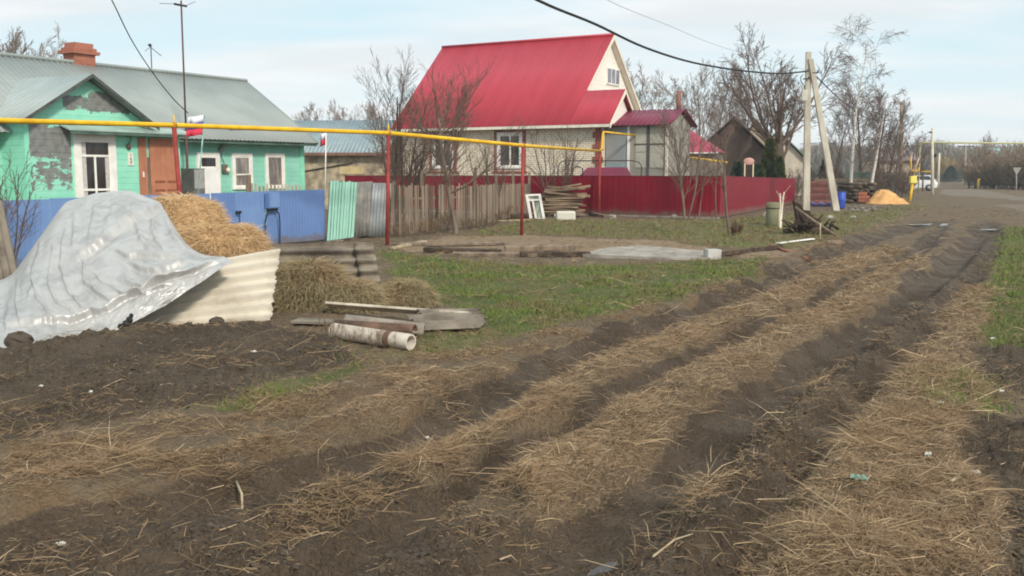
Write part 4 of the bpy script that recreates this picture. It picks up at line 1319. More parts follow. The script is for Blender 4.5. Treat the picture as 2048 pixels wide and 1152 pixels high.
def window(parent, x0, x1, y, z0, z1, surr, cols=(), rows=(), glass='window_glass', mt=None, frame_w=.05, depth=.06):
    mt = mt or WHITEP
    mb = MB(); s = surr
    mb.box(x0, x0 + s, y - .05, y, z0, z1); mb.box(x1 - s, x1, y - .05, y, z0, z1)
    mb.box(x0 + s, x1 - s, y - .05, y, z1 - s, z1); mb.box(x0 + s, x1 - s, y - .07, y, z0, z0 + s * .8)
    fo = mb.build('window', mt, parent)
    a0, a1, b0, b1 = x0 + s, x1 - s, z0 + s * .8, z1 - s
    mb = MB(); mb.box(a0, a1, y - .012, y - .004, b0, b1); mb.build('pane', MATS[glass], fo)
    mb = MB(); f = frame_w
    mb.box(a0, a0 + f, y - .035, y - .013, b0, b1); mb.box(a1 - f, a1, y - .035, y - .013, b0, b1)
    mb.box(a0 + f, a1 - f, y - .035, y - .013, b1 - f, b1); mb.box(a0 + f, a1 - f, y - .035, y - .013, b0, b0 + f)
    for (c, q0, q1) in cols: mb.box(c - f * .6, c + f * .6, y - .037, y - .0135, q0, q1)
    for (rz, q0, q1) in rows: mb.box(q0, q1, y - .036, y - .0138, rz - f * .6, rz + f * .6)
    mb.build('sash', mt, fo)
    return fo


M_glass('window_glass', (.022, .018, .018, 1)); M_glass('curtain_glass', (.16, .14, .13, 1)); M('grey_glass', srgb(158, 162, 162), srgb(142, 148, 148), .6, .15)
w1 = window(GH, 1.44, 2.80, 0, 1.0, 2.93, .19, cols=[(2.10, 1.15, 2.30)], rows=[(2.32, 1.63, 2.61), (1.38, 1.63, 2.61)])
mb = MB(); mb.box(1.685, 1.83, -.0135, -.0125, 1.2, 2.70); mb.box(2.44, 2.555, -.0135, -.0125, 1.2, 2.28); mb.build('curtain', M('lace', srgb(210, 205, 200), srgb(180, 176, 170), 12, .9), w1)
window(GH, 8.24, 9.18, 1.0, 1.28, 2.50, .12, rows=[(1.78, 8.4, 9.02)], glass='curtain_glass', frame_w=.04)
window(GH, 9.82, 10.78, 1.0, 1.28, 2.52, .12, glass='curtain_glass', frame_w=.03)
# orange plank doors of the porch
DOOR = M_siding('orange_door', srgb(196, 132, 102), srgb(166, 108, 82), .19, 'X', .6)
d1 = MB(); d1.box(3.98, 5.0, -.05, -.005, .35, 2.86); dd = d1.build('door', DOOR, GH)
mb = MB()
for z0, z1 in ((.55, 1.15), (1.55, 1.62), (1.30, 1.36)):
    mb.box(4.12, 4.5, -.062, -.051, z0, z1); mb.box(4.58, 4.92, -.062, -.051, z0, z1)
mb.build('door_panel', M('door_trim', srgb(160, 96, 68), srgb(140, 84, 60), 4, .6), dd)
mb = MB(); mb.box(3.60, 3.86, -.045, -.004, .35, 2.86); d2 = mb.build('door', DOOR, GH)
mb = MB(); mb.box(3.865, 3.975, -.035, -.004, .35, 2.30); mb.build('door_gap_board', WOODG, GH)
mb = MB(); mb.box(3.69, 3.73, -.075, -.046, 1.72, 1.88); mb.build('handle', WHITEP, d2)
# white door with small light
w = MB(); w.box(6.70, 7.66, .93, .998, .3, 2.50); wd = w.build('white_door', WHITEP, GH)
mb = MB(); mb.box(6.86, 7.46, .922, .929, 2.05, 2.33); mb.build('pane', MATS['window_glass'], wd)
mb = MB(); mb.box(6.80, 7.44, .905, .93, .35, 2.0); mb.build('door_panel', M('white_panel', srgb(244, 244, 242), srgb(232, 232, 228), 2, .5), wd)
# meter, lamp, wires on the wall
mb = MB(); mb.box(7.78, 8.0, .93, .998, 1.82, 2.12); mt_ = mb.build('electric_meter', M('meter_grey', srgb(120, 110, 96), srgb(80, 76, 68), 5, .6), GH)
mb = MB(); mb.ball((7.98, .90, 1.93), .075, .075, .085, 12, 8); mb.build('lamp_globe', M('lamp_white', srgb(245, 228, 210), srgb(240, 220, 200), 2, .4), mt_, True)
mb = MB(); mb.tube([(7.62, .93, 2.60), (7.75, .80, 2.95), (7.80, .78, 2.98)], .02, 6); mb.tube([(7.8, .95, 2.6), (7.72, .93, 2.4), (7.86, .94, 2.14)], .012, 5); mb.build('wall_bracket', DARKMET, GH, True)
mb = MB(); mb.prism([(7.62, .9, 2.55), (7.72, .9, 2.45), (7.86, .7, 2.9), (7.80, .7, 2.94)], (0, .02, 0)); mb.build('tin_flap', M('tin', srgb(150, 165, 160), srgb(120, 135, 130), 3, .5, metal=.3), GH)
mb = MB(); mb.tube([(5.35, .93, 2.9), (5.35, .9, 2.6), (5.38, .9, 1.5)], .05, 9); mb.build('downpipe', M('pipe_pale', srgb(200, 226, 214), srgb(170, 196, 184), 3, .6), GH, True)
# number plate
pl = MB(); pl.box(3.22, 3.40, -.03, -.004, 2.06, 2.43); plate = pl.build('number_plate', M('plate_white', srgb(240, 236, 222), srgb(225, 218, 204), 6, .5), GH)
INK = M('plate_ink', srgb(40, 40, 48), srgb(30, 30, 38), 4, .6)
txt = bpy.data.curves.new('digits', 'FONT'); txt.body = '1\n6\n8'; txt.size = .125; txt.align_x = 'CENTER'; txt.space_line = .82; txt.extrude = .0015
to = bpy.data.objects.new('digits_src', txt); COL.objects.link(to)
bpy.context.view_layer.update()
me = bpy.data.meshes.new_from_object(to.evaluated_get(bpy.context.evaluated_depsgraph_get()))
bpy.data.objects.remove(to)
dg = bpy.data.objects.new('plate_digits', me); COL.objects.link(dg); me.materials.clear(); me.materials.append(INK)
dg.parent = plate; dg.location = (3.31, -.0335, 2.315); dg.rotation_euler = (math.pi / 2, 0, 0)
mb = MB(); mb.ball((3.24, -.05, 2.60), .075, .05, .085, 10, 7); mb.build('wall_lamp', M('lamp_brown', srgb(130, 96, 82), srgb(96, 72, 62), 6, .6), GH, True)
mb = MB(); mb.tube([(3.33, -.03, 2.95), (3.30, -.08, 2.78), (3.22, -.06, 2.66)], .012, 6); mb.build('lamp_arm', DARKMET, GH, True)
# brick chimney
BRK = M_brick('chimney_brick', srgb(186, 104, 78), srgb(160, 84, 62), srgb(150, 130, 116), .25, .075)
cx, cy = 4.95, 4.2
mb = MB(); mb.box(cx - .38, cx + .38, cy - .28, cy + .28, 4.9, 5.60); ch = mb.build('chimney', BRK, roof)
for k, (w_, z0, z1) in enumerate(((.50, 5.60, 5.70), (.42, 5.702, 5.80), (.34, 5.802, 5.95))):
    mb = MB(); mb.box(cx - w_, cx + w_, cy - w_ * .75, cy + w_ * .75, z0, z1); mb.build('chimney_cap', BRK, ch)

hl = lambda x, y, z: GO + Vector((x * .5 - y * .866, x * .866 + y * .5, z))
# TV mast and small aerial
b = hl(5.80, .42, 0)
t = thing('tv_mast', 'tall rusty TV aerial mast standing against the front of the green house', 'aerial', b)
mb = MB(); mb.tube([(0, 0, 0), (0, 0, 3.4)], .042, 8); mb.tube([(0, 0, 3.4), (0, 0, 7.1)], .028, 8); mb.build('mast_pole', M('mast_rust', srgb(112, 74, 66), srgb(84, 66, 64), 3, .7), t, True)
mb = MB(); mb.tube([(-.22, 0, 7.0), (.17, 0, 6.93)], .035, 7); mb.build('aerial_boom', DARKMET, t, True)
mb = MB(); mb.tube([(-.7, .1, 7.03), (-.2, 0, 7.0)], .008, 5); mb.tube([(.15, 0, 6.95), (.38, .2, 7.10)], .008, 5); mb.tube([(-.1, -.3, 6.98), (-.1, .3, 6.98)], .008, 5); mb.build('aerial_rods', DARKMET, t, True)
c = A(304, 150, 35.0)
t = thing('roof_aerial', 'small thin TV aerial behind the ridge of the green house', 'aerial', (c.x, c.y, 4.4))
zt = A(303, 90, 35).z - 4.4
mb = MB(); mb.tube([(0, 0, 0), (0, 0, zt)], .018, 6); mb.build('mast_pole', DARKMET, t, True)
mb = MB(); mb.tube([(-.1, 0, zt), (.34, 0, zt - .36)], .012, 5); mb.ball((-.03, 0, zt), .06, .05, .05, 8, 6); mb.tube([(-.25, .1, zt - .2), (.05, 0, zt - .02)], .008, 5); mb.build('aerial_rods', DARKMET, t, True)


# flags
def flag(base, top, w_, h_, name, label, stripes, lean=0, fold=.05, pole_mat=None, dirx=-1):
    t = thing(name, label, 'flag', base)
    tv = top - base
    mb = MB(); mb.tube([(0, 0, 0), tv], .016, 7); mb.build('flag_pole', pole_mat or WHITEP, t, True)
    ax = tv.normalized()
    nu = 14
    for k, mt in enumerate(stripes):
        vs = []; fs = []
        for i in range(nu + 1):
            for j in (0, 1):
                f = i / nu
                o = tv - ax * (h_ * (k + j) / len(stripes))
                vs.append(o + Vector((dirx * w_ * f, fold * math.sin(f * 8 + j * .4 + k * .3), -.05 * f * f + .012 * math.sin(f * 9))))
        for i in range(nu): fs.append((i * 2, i * 2 + 1, i * 2 + 3, i * 2 + 2))
        mb = MB(); mb.add(vs, fs); o = mb.build('flag_stripe', mt, t, True)
        s = o.modifiers.new('thickness', 'SOLIDIFY'); s.thickness = .004


FW, FB, FR = M('flag_white', srgb(232, 232, 240), srgb(218, 218, 228), 3, .8), M('flag_blue', srgb(92, 84, 170), srgb(78, 72, 150), 3, .8), M('flag_red', srgb(216, 62, 84), srgb(200, 52, 72), 3, .8)
flag(A(392, 440, 22.4), A(409, 231, 23.0), .40, .46, 'tricolour_flag', 'white, blue and red flag on a thin pole behind the yellow pipe', (FW, FB, FR), pole_mat=M('pole_turq', srgb(170, 210, 200), srgb(60, 60, 66), .9, .6, stretch=(0, 0, 1)))
flag(A(650, 400, 28.2), A(652, 266, 28.2), .17, .34, 'faded_flag', 'small faded drooping flag on a white pole at the right end of the blue fence', (FW, FR), fold=.10)

# things in the yard, seen above the fence
c = hl(6.02, .40, 0)
t = thing('old_cooker', 'grey and white old cooker standing before the green house wall', 'cooker', c, R(60))
mb = MB(); mb.box(-.26, .24, -.3, .3, 0, 1.98); mb.build('cooker_body', M('cooker_grey', srgb(120, 118, 114), srgb(84, 84, 84), 2, .5), t)
mb = MB(); mb.box(-.25, .16, -.315, -.301, 1.35, 1.94); mb.build('door_panel', M('cooker_light', srgb(176, 172, 168), srgb(150, 148, 144), 3, .5), t)
mb = MB(); mb.box(.17, .235, -.32, -.301, .2, 1.97); mb.build('side_trim', WHITEP, t)
t = thing('yard_palisade', 'row of short grey and white pickets standing behind the blue fence', 'fence', hl(6.9, -1.2, 0), R(60))
mb = MB(); rr = random.Random(2)
for k in range(14):
    mb.box(k * .17, k * .17 + .07, 0, .025, 0, 1.46 + rr.uniform(-.06, .06))
mb.build('picket_boards', M('palisade', srgb(214, 206, 190), srgb(120, 104, 88), 3, .9, island=True), t)
mb = MB(); mb.box(-.24, -.03, -.02, .01, 0, 1.78); mb.build('grey_board', WOODG, t)

# ------------------------------------------------------------------ stone outbuilding behind
t = thing('stone_shed', 'grey stone outbuilding with low bluish metal roof between the two houses', 'shed', (-6.3, 50, 0), R(-4))
STONE = M('rubble_stone', srgb(186, 172, 146), srgb(128, 116, 98), 2.2, .95, .8, 9, detail=8, lo=.35, hi=.65)
mb = MB(); mb.box(-8, 0, 0, 6, 0, 2.78); mb.prism([(0, 0, 2.78), (0, 6, 2.78), (0, 3, 4.45)], (-.15, 0, 0)); mb.build('wall', STONE, t)
RB = M('bluish_roof', srgb(150, 166, 170), srgb(130, 146, 152), .5, .5, .03, 8, metal=.15)
roof_plane('roof', -8.3, .3, -.4, 2.80, 3.0, 4.55, .2, .015, RB, t); roof_plane('roof', -8.3, .3, 6.4, 2.80, 3.0, 4.55, .2, .015, RB, t)
mb = MB(); mb.box(-8.2, .3, -.45, -.38, 2.66, 2.80); mb.build('fascia', M('fascia_brown', srgb(140, 104, 88), srgb(110, 84, 72), 3, .8), t)
mb = MB(); mb.box(-2.3, -1.1, -.03, 0, 1.75, 2.12); mb.build('patch_panel', M('patch', srgb(206, 186, 140), srgb(180, 160, 120), 3, .8), t)
mb = MB(); mb.beam((-4.6, -.04, 1.8), (-1.6, -.04, 2.3), .05, .06); mb.build('batten', WOODD, t)

# ------------------------------------------------------------------ red roofed brick house
HO = Vector((3.94, 45.5, 0))
HH = thing('brick_house', 'cream brick house with tall crimson metal roof behind the red fence', 'house', HO, R(-30))
BR = M_brick('cream_brick', srgb(248, 238, 218), srgb(232, 217, 190), srgb(146, 130, 112), .27, .085)
RBK = M_brick('red_brick', srgb(172, 92, 74), srgb(142, 74, 60), srgb(120, 96, 84), .25, .08)
ROOFR = M('red_roof_metal', srgb(186, 60, 74), srgb(174, 54, 68), 1.2, .42, .03, 5, stretch=(2.2, .25, .25))
SID = M_siding('cream_siding', srgb(246, 244, 234), srgb(238, 234, 222), .2, 'Z', .6)
TRIM = M('cream_trim', srgb(240, 234, 216), srgb(224, 216, 198), 3, .6)
mb = MB(); mb.box(-10.9, 0, 0, 8.4, 0, 4.0); mb.build('wall', BR, HH)
mb = MB(); mb.prism([(-1.5, 0, 4.0), (-1.5, 8.4, 4.0), (-1.5, 4.2, 8.2)], (-.15, 0, 0)); mb.build('gable', SID, HH)
mb = MB(); mb.prism([(-10.9, 0, 4.0), (-10.9, 8.4, 4.0), (-10.9, 4.2, 8.2)], (.15, 0, 0)); mb.build('gable', SID, HH)
mb = MB(); mb.prism([(.50, -.2, 4.0), (.50, 2.58, 4.0), (.50, 1.19, 5.45)], (-.12, 0, 0)); mb.build('low_gable', SID, HH)
rf = roof_plane('roof', -11.3, -1.26, -.5, 3.98, 4.2, 8.47, .22, .004, ROOFR, HH, .03)
roof_plane('roof', -11.3, -1.26, 8.9, 3.98, 4.2, 8.47, .22, .004, ROOFR, HH, .03)
roof_plane('low_roof', -1.262, .71, -.5, 3.98, 1.19, 5.60, .22, .004, ROOFR, HH, .03)
roof_plane('low_roof', -1.5, .71, 2.88, 3.98, 1.19, 5.60, .22, .004, ROOFR, HH, .03)
mb = MB(); mb.tube([(-11.3, 4.2, 8.5), (-1.26, 4.2, 8.5)], .07, 8); mb.build('ridge_cap', ROOFR, rf, True)
sl = (8.47 - 3.98) / 4.7
mb = MB(); mb.obox((-1.25, 1.3, 8.47 - 2.9 * sl - .22), (.04, 0, 0), (0, 2.9, 2.9 * sl), (0, 0, .20)); mb.obox((-1.25, 8.9, 3.98 - .22), (.04, 0, 0), (0, -4.7, 4.49), (0, 0, .20)); mb.build('verge_board', TRIM, HH)
mb = MB(); mb.obox((-1.6, 8.88, 3.96 - .24), (.34, 0, 0), (0, -4.68, 4.47), (0, 0, .03)); mb.build('soffit', TRIM, HH)
s2 = 1.62 / 1.69
mb = MB(); mb.obox((.72, -.5, 3.98 - .2), (.04, 0, 0), (0, 1.69, 1.62), (0, 0, .18)); mb.obox((.722, 2.88, 3.98 - .2), (.036, 0, 0), (0, -1.69, 1.62), (0, 0, .18)); mb.build('verge_board', TRIM, HH)
mb = MB(); mb.box(-11.3, .7, -.49, -.42, 3.84, 3.97); mb.build('gutter', TRIM, HH)
mb = MB(); mb.box(-11.2, .6, -.42, -.002, 3.90, 3.93); mb.build('soffit', M('soffit_tan', srgb(190, 170, 150), srgb(170, 150, 130), 3, .8), HH)
# quoins and window surrounds in red brick
mb = MB()
for k in range(13):
    z = .3 + k * .28
    wq = .34 if k % 2 else .2
    mb.box(-wq, .012, -.025, 0, z, z + .279)
    mb.box(.0, .02, 0, wq, z, z + .279)
mb.build('quoin', RBK, HH)


def brick_window(x0, x1, z0, z1):
    mb = MB(); s = .17
    mb.box(x0 - s, x0, -.03, 0, z0 - .12, z1); mb.box(x1, x1 + s, -.03, 0, z0 - .12, z1); mb.box(x0 - s, x1 + s, -.032, 0, z1, z1 + .16); mb.box(x0 - s - .08, x1 + s + .08, -.05, 0, z0 - .22, z0 - .121)
    mb.build('brick_surround', RBK, HH)
    cx = x0 + (x1 - x0) * .52
    window(HH, x0, x1, 0, z0, z1, .12, cols=[(cx, z0 + .08, z1 - .09)], frame_w=.06)


brick_window(-5.36, -3.97, 2.02, 3.72); brick_window(-9.1, -7.85, 2.02, 3.72)
# attic window in the gable
mb = MB(); mb.box(-1.498, -1.44, 3.9, 5.4, 6.12, 6.95); aw = mb.build('attic_window', WHITEP, HH)
for k in range(3):
    y0 = 3.98 + k * .48
    mb = MB(); mb.box(-1.439, -1.432, y0, y0 + .38, 6.2, 6.87); mb.build('pane', M_glass('attic_glass', (.13, .13, .16, 1)) if k == 0 else MATS['attic_glass'], aw)
mb = MB(); mb.tube([(-3.35, -.01, 3.72), (-3.35, -.14, 3.72)], .15, 14); mb.build('wall_lamp', TRIM, HH, True)
# veranda
VG = M('veranda_grey', srgb(160, 156, 146), srgb(142, 138, 128), 1.2, .7)
VD = M('veranda_dark', srgb(96, 96, 92), srgb(78, 78, 74), 2, .7)
mb = MB(); mb.box(0.03, 3.04, .6, 3.4, 0, 3.98); mb.prism([(3.04, .6, 3.98), (3.04, 3.4, 3.98), (3.04, 2.0, 4.55)], (-.1, 0, 0)); mb.build('veranda_wall', VG, HH)
VR = M('maroon_roof', srgb(132, 58, 80), srgb(118, 48, 70), .6, .45, .03, 8)
roof_plane('veranda_roof', .02, 3.3, .28, 3.93, 2.0, 4.68, .25, .02, VR, HH); roof_plane('veranda_roof', .02, 3.3, 3.72, 3.93, 2.0, 4.68, .25, .02, VR, HH)
vw = MB(); vw.box(.06, 1.08, .572, .598, 2.0, 3.86); vwo = vw.build('veranda_window', MATS['grey_glass'], HH)
mb = MB(); mb.box(.06, 1.08, .56, .571, 1.95, 2.22); mb.build('teal_strip', M('teal', srgb(150, 172, 174), srgb(136, 160, 164), 3, .6), vwo)
mb = MB(); mb.box(1.12, 1.22, .53, .598, .3, 3.9); mb.build('veranda_post', WHITEP, HH)
mb = MB(); mb.box(2.94, 3.06, .53, .598, .3, 3.9); mb.build('veranda_post', TRIM, HH)
for x0, x1, z0, z1 in ((1.5, 2.02, 2.75, 3.05), (1.5, 2.02, 2.05, 2.72), (2.2, 2.85, 2.05, 3.05), (1.5, 2.02, 3.12, 3.8), (2.2, 2.85, 3.12, 3.8)):
    mb = MB(); mb.box(x0, x1, .575, .598, z0, z1); mb.build('veranda_panel', M('panel_pale', srgb(190, 186, 172), srgb(172, 168, 154), 1.5, .7), HH)
mb = MB(); mb.box(2.06, 2.16, .56, .598, 1.6, 3.9); mb.box(1.46, 2.055, .562, .597, 3.055, 3.115); mb.box(2.165, 2.9, .562, .597, 3.055, 3.115); mb.build('veranda_frame', VD, HH)
mb = MB(); mb.tube([(2.9, 2.2, 4.5), (2.9, 2.2, 5.5)], .11, 10); mb.build('flue', M('flue_brown', srgb(150, 104, 90), srgb(130, 90, 78), 3, .7), HH, True)
hh = lambda x, y, z: HO + Vector((x * .866 + y * .5, -x * .5 + y * .866, z))
# low maroon roof by the fence
t = thing('cellar_roof', 'low maroon metal cellar roof peeping over the red fence before the veranda', 'roof', hh(.9, -1.4, 0), R(-30))
mb = MB(); mb.prism([(-1.0, -.6, 1.55), (1.6, -.6, 1.55), (.9, .4, 2.02), (-1.0, .4, 2.02)], (0, 0, .04)); mb.build('roof_sheet', VR, t)
mb = MB(); mb.box(-.95, .95, -.4, .38, 0, 1.54); mb.build('cellar_wall', VR, t)
# tubular trellis
t = thing('tube_trellis', 'rounded dark tube railing in front of the veranda', 'railing', hh(-.2, -1.8, 0), R(-30))
mb = MB(); mb.tube([(-.95, 0, 0), (-.95, 0, 2.1), (-.85, 0, 2.27), (-.65, 0, 2.34), (2.6, 0, 2.34), (2.9, 0, 2.26), (3.0, 0, 2.1), (3.0, 0, 0)], .022, 7); mb.build('rail_loop', DARKMET, t, True)
for x in (-.25, .25):
    mb = MB(); mb.tube([(x, 0, 0), (x, 0, 2.0), (.0, 0, 2.1)], .03, 6); mb.build('upright', DARKMET, t, True)
# ------------------------------------------------------------------ buildings further along
t = thing('pink_roof_shed', 'small shed with faded crimson roof right of the veranda', 'shed', (10.0, 57.5, 0), R(-20))
mb = MB(); mb.box(-.9, 1.6, 0, 3, 0, 2.9); mb.build('wall', M('shed_grey', srgb(150, 140, 128), srgb(120, 112, 104), 2, .9), t)
mb = MB(); mb.add([(-1.0, -.2, 2.95), (1.75, -.2, 2.95), (1.75, 3.2, 2.95), (-1.0, 3.2, 2.95), (-.6, 1.4, 4.35), (-.2, 1.6, 4.35)], [(0, 1, 5, 4), (1, 2, 5), (2, 3, 4, 5), (3, 0, 4), (0, 3, 2, 1)]); mb.build('roof', M('faded_red_roof', srgb(176, 78, 96), srgb(160, 66, 84), 1, .5), t)
mb = MB(); mb.box(-1.0, 1.75, -.24, -.2, 2.88, 2.96); mb.build('fascia', WHITEP, t)
t = thing('yard_gas_pipe', 'short yellow gas pipe in the yard left of the brown barn', 'pipe', A(1366, 313, 56))
o_ = t.location; mb = MB(); mb.tube([(0, 0, 0), A(1405, 318, 56) - o_, A(1455, 325, 56.5) - o_], .05, 8); mb.build('main_pipe', YELLOW, t, True)
for px, py in ((1378, 315), (1448, 324)):
    p = A(px, py, 56) - o_; mb = MB(); mb.tube([p, (p.x, p.y, -o_.z)], .035, 7); mb.build('support', M('pipe_support', srgb(170, 150, 120), srgb(150, 130, 100), 3, .7), t, True)


def gable_building(name, label, cat, px_l, px_r, px_p, y_peak, y_eave, Y, depth, wall, roof, oh=.3, vert=True, rz=0):
    l, r, p = A(px_l, y_eave, Y), A(px_r, y_eave, Y), A(px_p, y_peak, Y)
    t = thing(name, label, cat, (p.x, Y, 0), -math.atan2(p.x, Y) + rz)
    x0, x1, ze, zp = l.x - p.x, r.x - p.x, (l.z + r.z) / 2, p.z
    mb = MB(); mb.box(x0 + oh, x1 - oh, 0, depth, 0, ze); mb.prism([(x0 + oh, 0, ze), (x1 - oh, 0, ze), (0, 0, zp - .12)], (0, depth, 0)); mb.build('wall', wall, t)
    for sx in (x0, x1):
        mb = MB(); mb.prism([(0, -.35, zp), (sx, -.35, ze - .1), (sx, -.35, ze + .02), (0, -.35, zp + .12)], (0, depth + .7, 0)); mb.build('roof', roof, t)
    return t, x0, x1, ze


BARN = M_siding('brown_boards', srgb(112, 96, 86), srgb(92, 78, 70), .16, 'X', .95)
DKR = M('dark_roof', srgb(112, 97, 88), srgb(92, 80, 72), 2, .9)
gable_building('brown_barn', 'big weathered brown board barn with pointed gable', 'barn', 1394, 1534, 1468, 236, 300, 66, 7, BARN, DKR)
gable_building('pale_barn', 'pale board gable rising behind the brown barn', 'barn', 1462, 1562, 1512, 240, 312, 74, 6, M_siding('pale_boards', srgb(196, 180, 160), srgb(170, 152, 134), .18, 'X', .9), M('tan_roof', srgb(150, 130, 112), srgb(130, 112, 96), 2, .9))
gable_building('white_cottage', 'whitish cottage with green roof behind the big bare tree', 'house', 1492, 1622, 1556, 262, 326, 79, 8, M('lime_wash', srgb(214, 206, 190), srgb(186, 176, 160), 1.4, .9), M('green_roof', srgb(122, 140, 124), srgb(104, 122, 108), 1, .7))
t = thing('grey_bungalow', 'low grey roofed building far behind the dark trees left of the road', 'house', A(1752, 380, 105))
mb = MB(); mb.box(0, 4.2, 0, 5, -2, 1.1 + 1.9); mb.build('wall', M('bung_wall', srgb(180, 166, 150), srgb(160, 146, 130), 2, .9), t)
mb = MB(); mb.prism([(-.4, -.4, 3.0), (4.6, -.4, 3.0), (4.0, 2.5, 4.3), (.2, 2.5, 4.3)], (0, 0, .15)); mb.build('roof', M('mauve_roof', srgb(150, 136, 136), srgb(132, 120, 120), 1, .8), t)
t = thing('teal_hall', 'distant building with pale teal roof at the far right edge', 'house', A(2040, 372, 170))
mb = MB(); mb.box(-4, 14, 0, 10, -3, 3.9); mb.build('wall', M('hall_wall', srgb(150, 140, 128), srgb(140, 130, 118), 1, .9), t)
mb = MB(); mb.prism([(-4.5, -1, 3.8), (15, -1, 3.8), (15, 5, 6.2), (-3.5, 5, 6.2)], (0, 0, .3)); mb.build('roof', M('teal_roof', srgb(150, 182, 184), srgb(136, 168, 170), .6, .6), t)
t = thing('green_fence', 'dark green fence behind the birches left of the road', 'fence', A(1690, 386, 76))
e = A(1796, 380, 80) - t.location
for k in range(6):
    mb = MB(); p, q = e * (k / 6), e * ((k + 1) / 6); mb.corr((p.x, p.y, .1), (q.x - p.x, q.y - p.y, 0), (0, 0, 1.45), .25, .02, .004, 2, 'trap'); mb.build('fence_panel', M('green_sheet', srgb(72, 92, 82), srgb(58, 76, 68), 1, .7), t)
t = thing('low_board_fence', 'low grey board fence between the two legs of the concrete pole', 'fence', A(1628, 392, 70))
mb = MB(); rr = random.Random(8)
for k in range(26):
    mb.box(k * .16, k * .16 + .12, 0, .03, 0, 1.25 + rr.uniform(-.06, .06))
mb.build('fence_boards', M('low_fence_wood', srgb(140, 122, 108), srgb(96, 84, 76), 3, .95, island=True), t)
mb = MB(); mb.beam((0, -.03, 1.1), (4.2, -.03, 1.1), .04, .08); mb.build('rail', WOODG, t)
# basketball-like board on two posts
c = A(1497, 357, 55)
t = thing('play_stand', 'pinkish board on two pale posts standing behind the red fence', 'stand', (c.x, c.y, 0))
for dx in (-.22, .24):
    mb = MB(); mb.tube([(dx, 0, 0), (dx, 0, 2.3)], .035, 7); mb.build('post', M('post_cream', srgb(226, 206, 170), srgb(206, 186, 150), 3, .7), t, True)
mb = MB(); mb.ball((0, 0, 2.42), .30, .05, .2, 14, 8); mb.build('board_face', M('pinkish', srgb(206, 160, 150), srgb(190, 142, 132), 3, .7), t, True)

# ------------------------------------------------------------------ concrete power pole with strut, cables
PC = M('pole_concrete', srgb(204, 198, 182), srgb(170, 163, 148), 2.5, .9, .3, 40, stretch=(1, 1, .3))
b = A(1612, 422, 48.6); b.z = 0
t = thing('power_pole', 'pale concrete power pole with a slanting strut on the grass', 'power pole', b)
def taper(p, q, w0, w1):
    p, q = Vector(p), Vector(q); mb = MB(); vs = []
    for c, w in ((p, w0), (q, w1)):
        vs += [c + Vector((-w, -w * .8, 0)), c + Vector((w, -w * .8, 0)), c + Vector((w, w * .8, 0)), c + Vector((-w, w * .8, 0))]
    mb.add(vs, [(0, 3, 2, 1), (4, 5, 6, 7), (0, 1, 5, 4), (1, 2, 6, 5), (2, 3, 7, 6), (3, 0, 4, 7)])
    return mb
tp = A(1617, 104, 48.6) - b
taper((0, 0, -.2), tp, .16, .115).build('pole_shaft', PC, t)
taper(A(1673, 421, 48.2) - b - Vector((0, 0, .1)), A(1621, 118, 48.5) - b, .155, .11).build('strut', PC, t)
ip = A(1609, 190, 48.3) - b
mb = MB(); mb.box(ip.x - .14, ip.x + .14, ip.y - .12, ip.y + .1, ip.z - .26, ip.z + .24); mb.build('junction_box', M('box_grey', srgb(206, 202, 190), srgb(186, 182, 170), 3, .6), t)
for k, (px, py) in enumerate(((1610, 143), (1630, 146), (1612, 158))):
    p = A(px, py, 48.4) - b; mb = MB(); mb.tube([p + Vector((-.14, 0, 0)), p + Vector((.14, 0, .02))], .03, 7); mb.tube([p + Vector((.14, 0, 0)), p + Vector((.14, 0, .12))], .035, 7); mb.build('insulator', DARKMET, t, True)
mb = MB(); p = A(1606, 150, 48.2) - b; mb.tube([p, p + Vector((-.12, -.05, -.1)), p + Vector((-.1, -.05, -.3)), p + Vector((.08, 0, -.5)), p + Vector((.12, 0, -.9))], .02, 6); mb.build('cable_loop', BLACK, t, True)


def cable(name, label, pts, r, mat=None):
    P = [A(*p) for p in pts]
    Q = []
    Pe = [2 * P[0] - P[1]] + P + [2 * P[-1] - P[-2]]
    for i in range(len(P) - 1):
        a, b_, c, d = Pe[i:i + 4]
        for k in range(6):
            f = k / 6
            Q.append(.5 * (2 * b_ + (c - a) * f + (2 * a - 5 * b_ + 4 * c - d) * f * f + (3 * b_ - a - 3 * c + d) * f ** 3))
    Q.append(P[-1])
    mb = MB(); mb.tube(Q, r, 6)
    return tag(mb.build(name, mat or BLACK, smooth=True), label, 'cable')


cable('overhead_cable', 'thick black twisted cable sagging across the sky to the concrete pole', [(880, -110, 20), (1075, 0, 26), (1190, 48, 30), (1290, 95, 34), (1390, 126, 39), (1490, 142, 44), (1560, 147, 47), (1611, 143, 48.6)], .038)
cable('overhead_cable', 'thin pale wire high above the thick black cable', [(1180, -20, 26), (1240, 12, 29), (1330, 48, 35), (1450, 96, 42), (1612, 140, 48.6)], .007, M('wire_grey', srgb(150, 155, 158), srgb(140, 144, 148), 2, .6))
cable('overhead_cable', 'black cable running on from the concrete pole towards the birches', [(1628, 148, 48.6), (1660, 180, 56), (1690, 206, 64), (1740, 238, 78), (1803, 240, 90)], .03)
cable('overhead_cable', 'black service cable dropping from the sky to the TV mast', [(190, -60, 22), (225, 3, 24), (262, 78, 26.5), (303, 142, 28.5), (345, 196, 30.2), (376, 226, 31.5)], .015)
cable('overhead_cable', 'dark wire hanging low before the white cottage', [(1600, 288, 60), (1640, 286, 66), (1700, 284, 74), (1803, 268, 90)], .02)


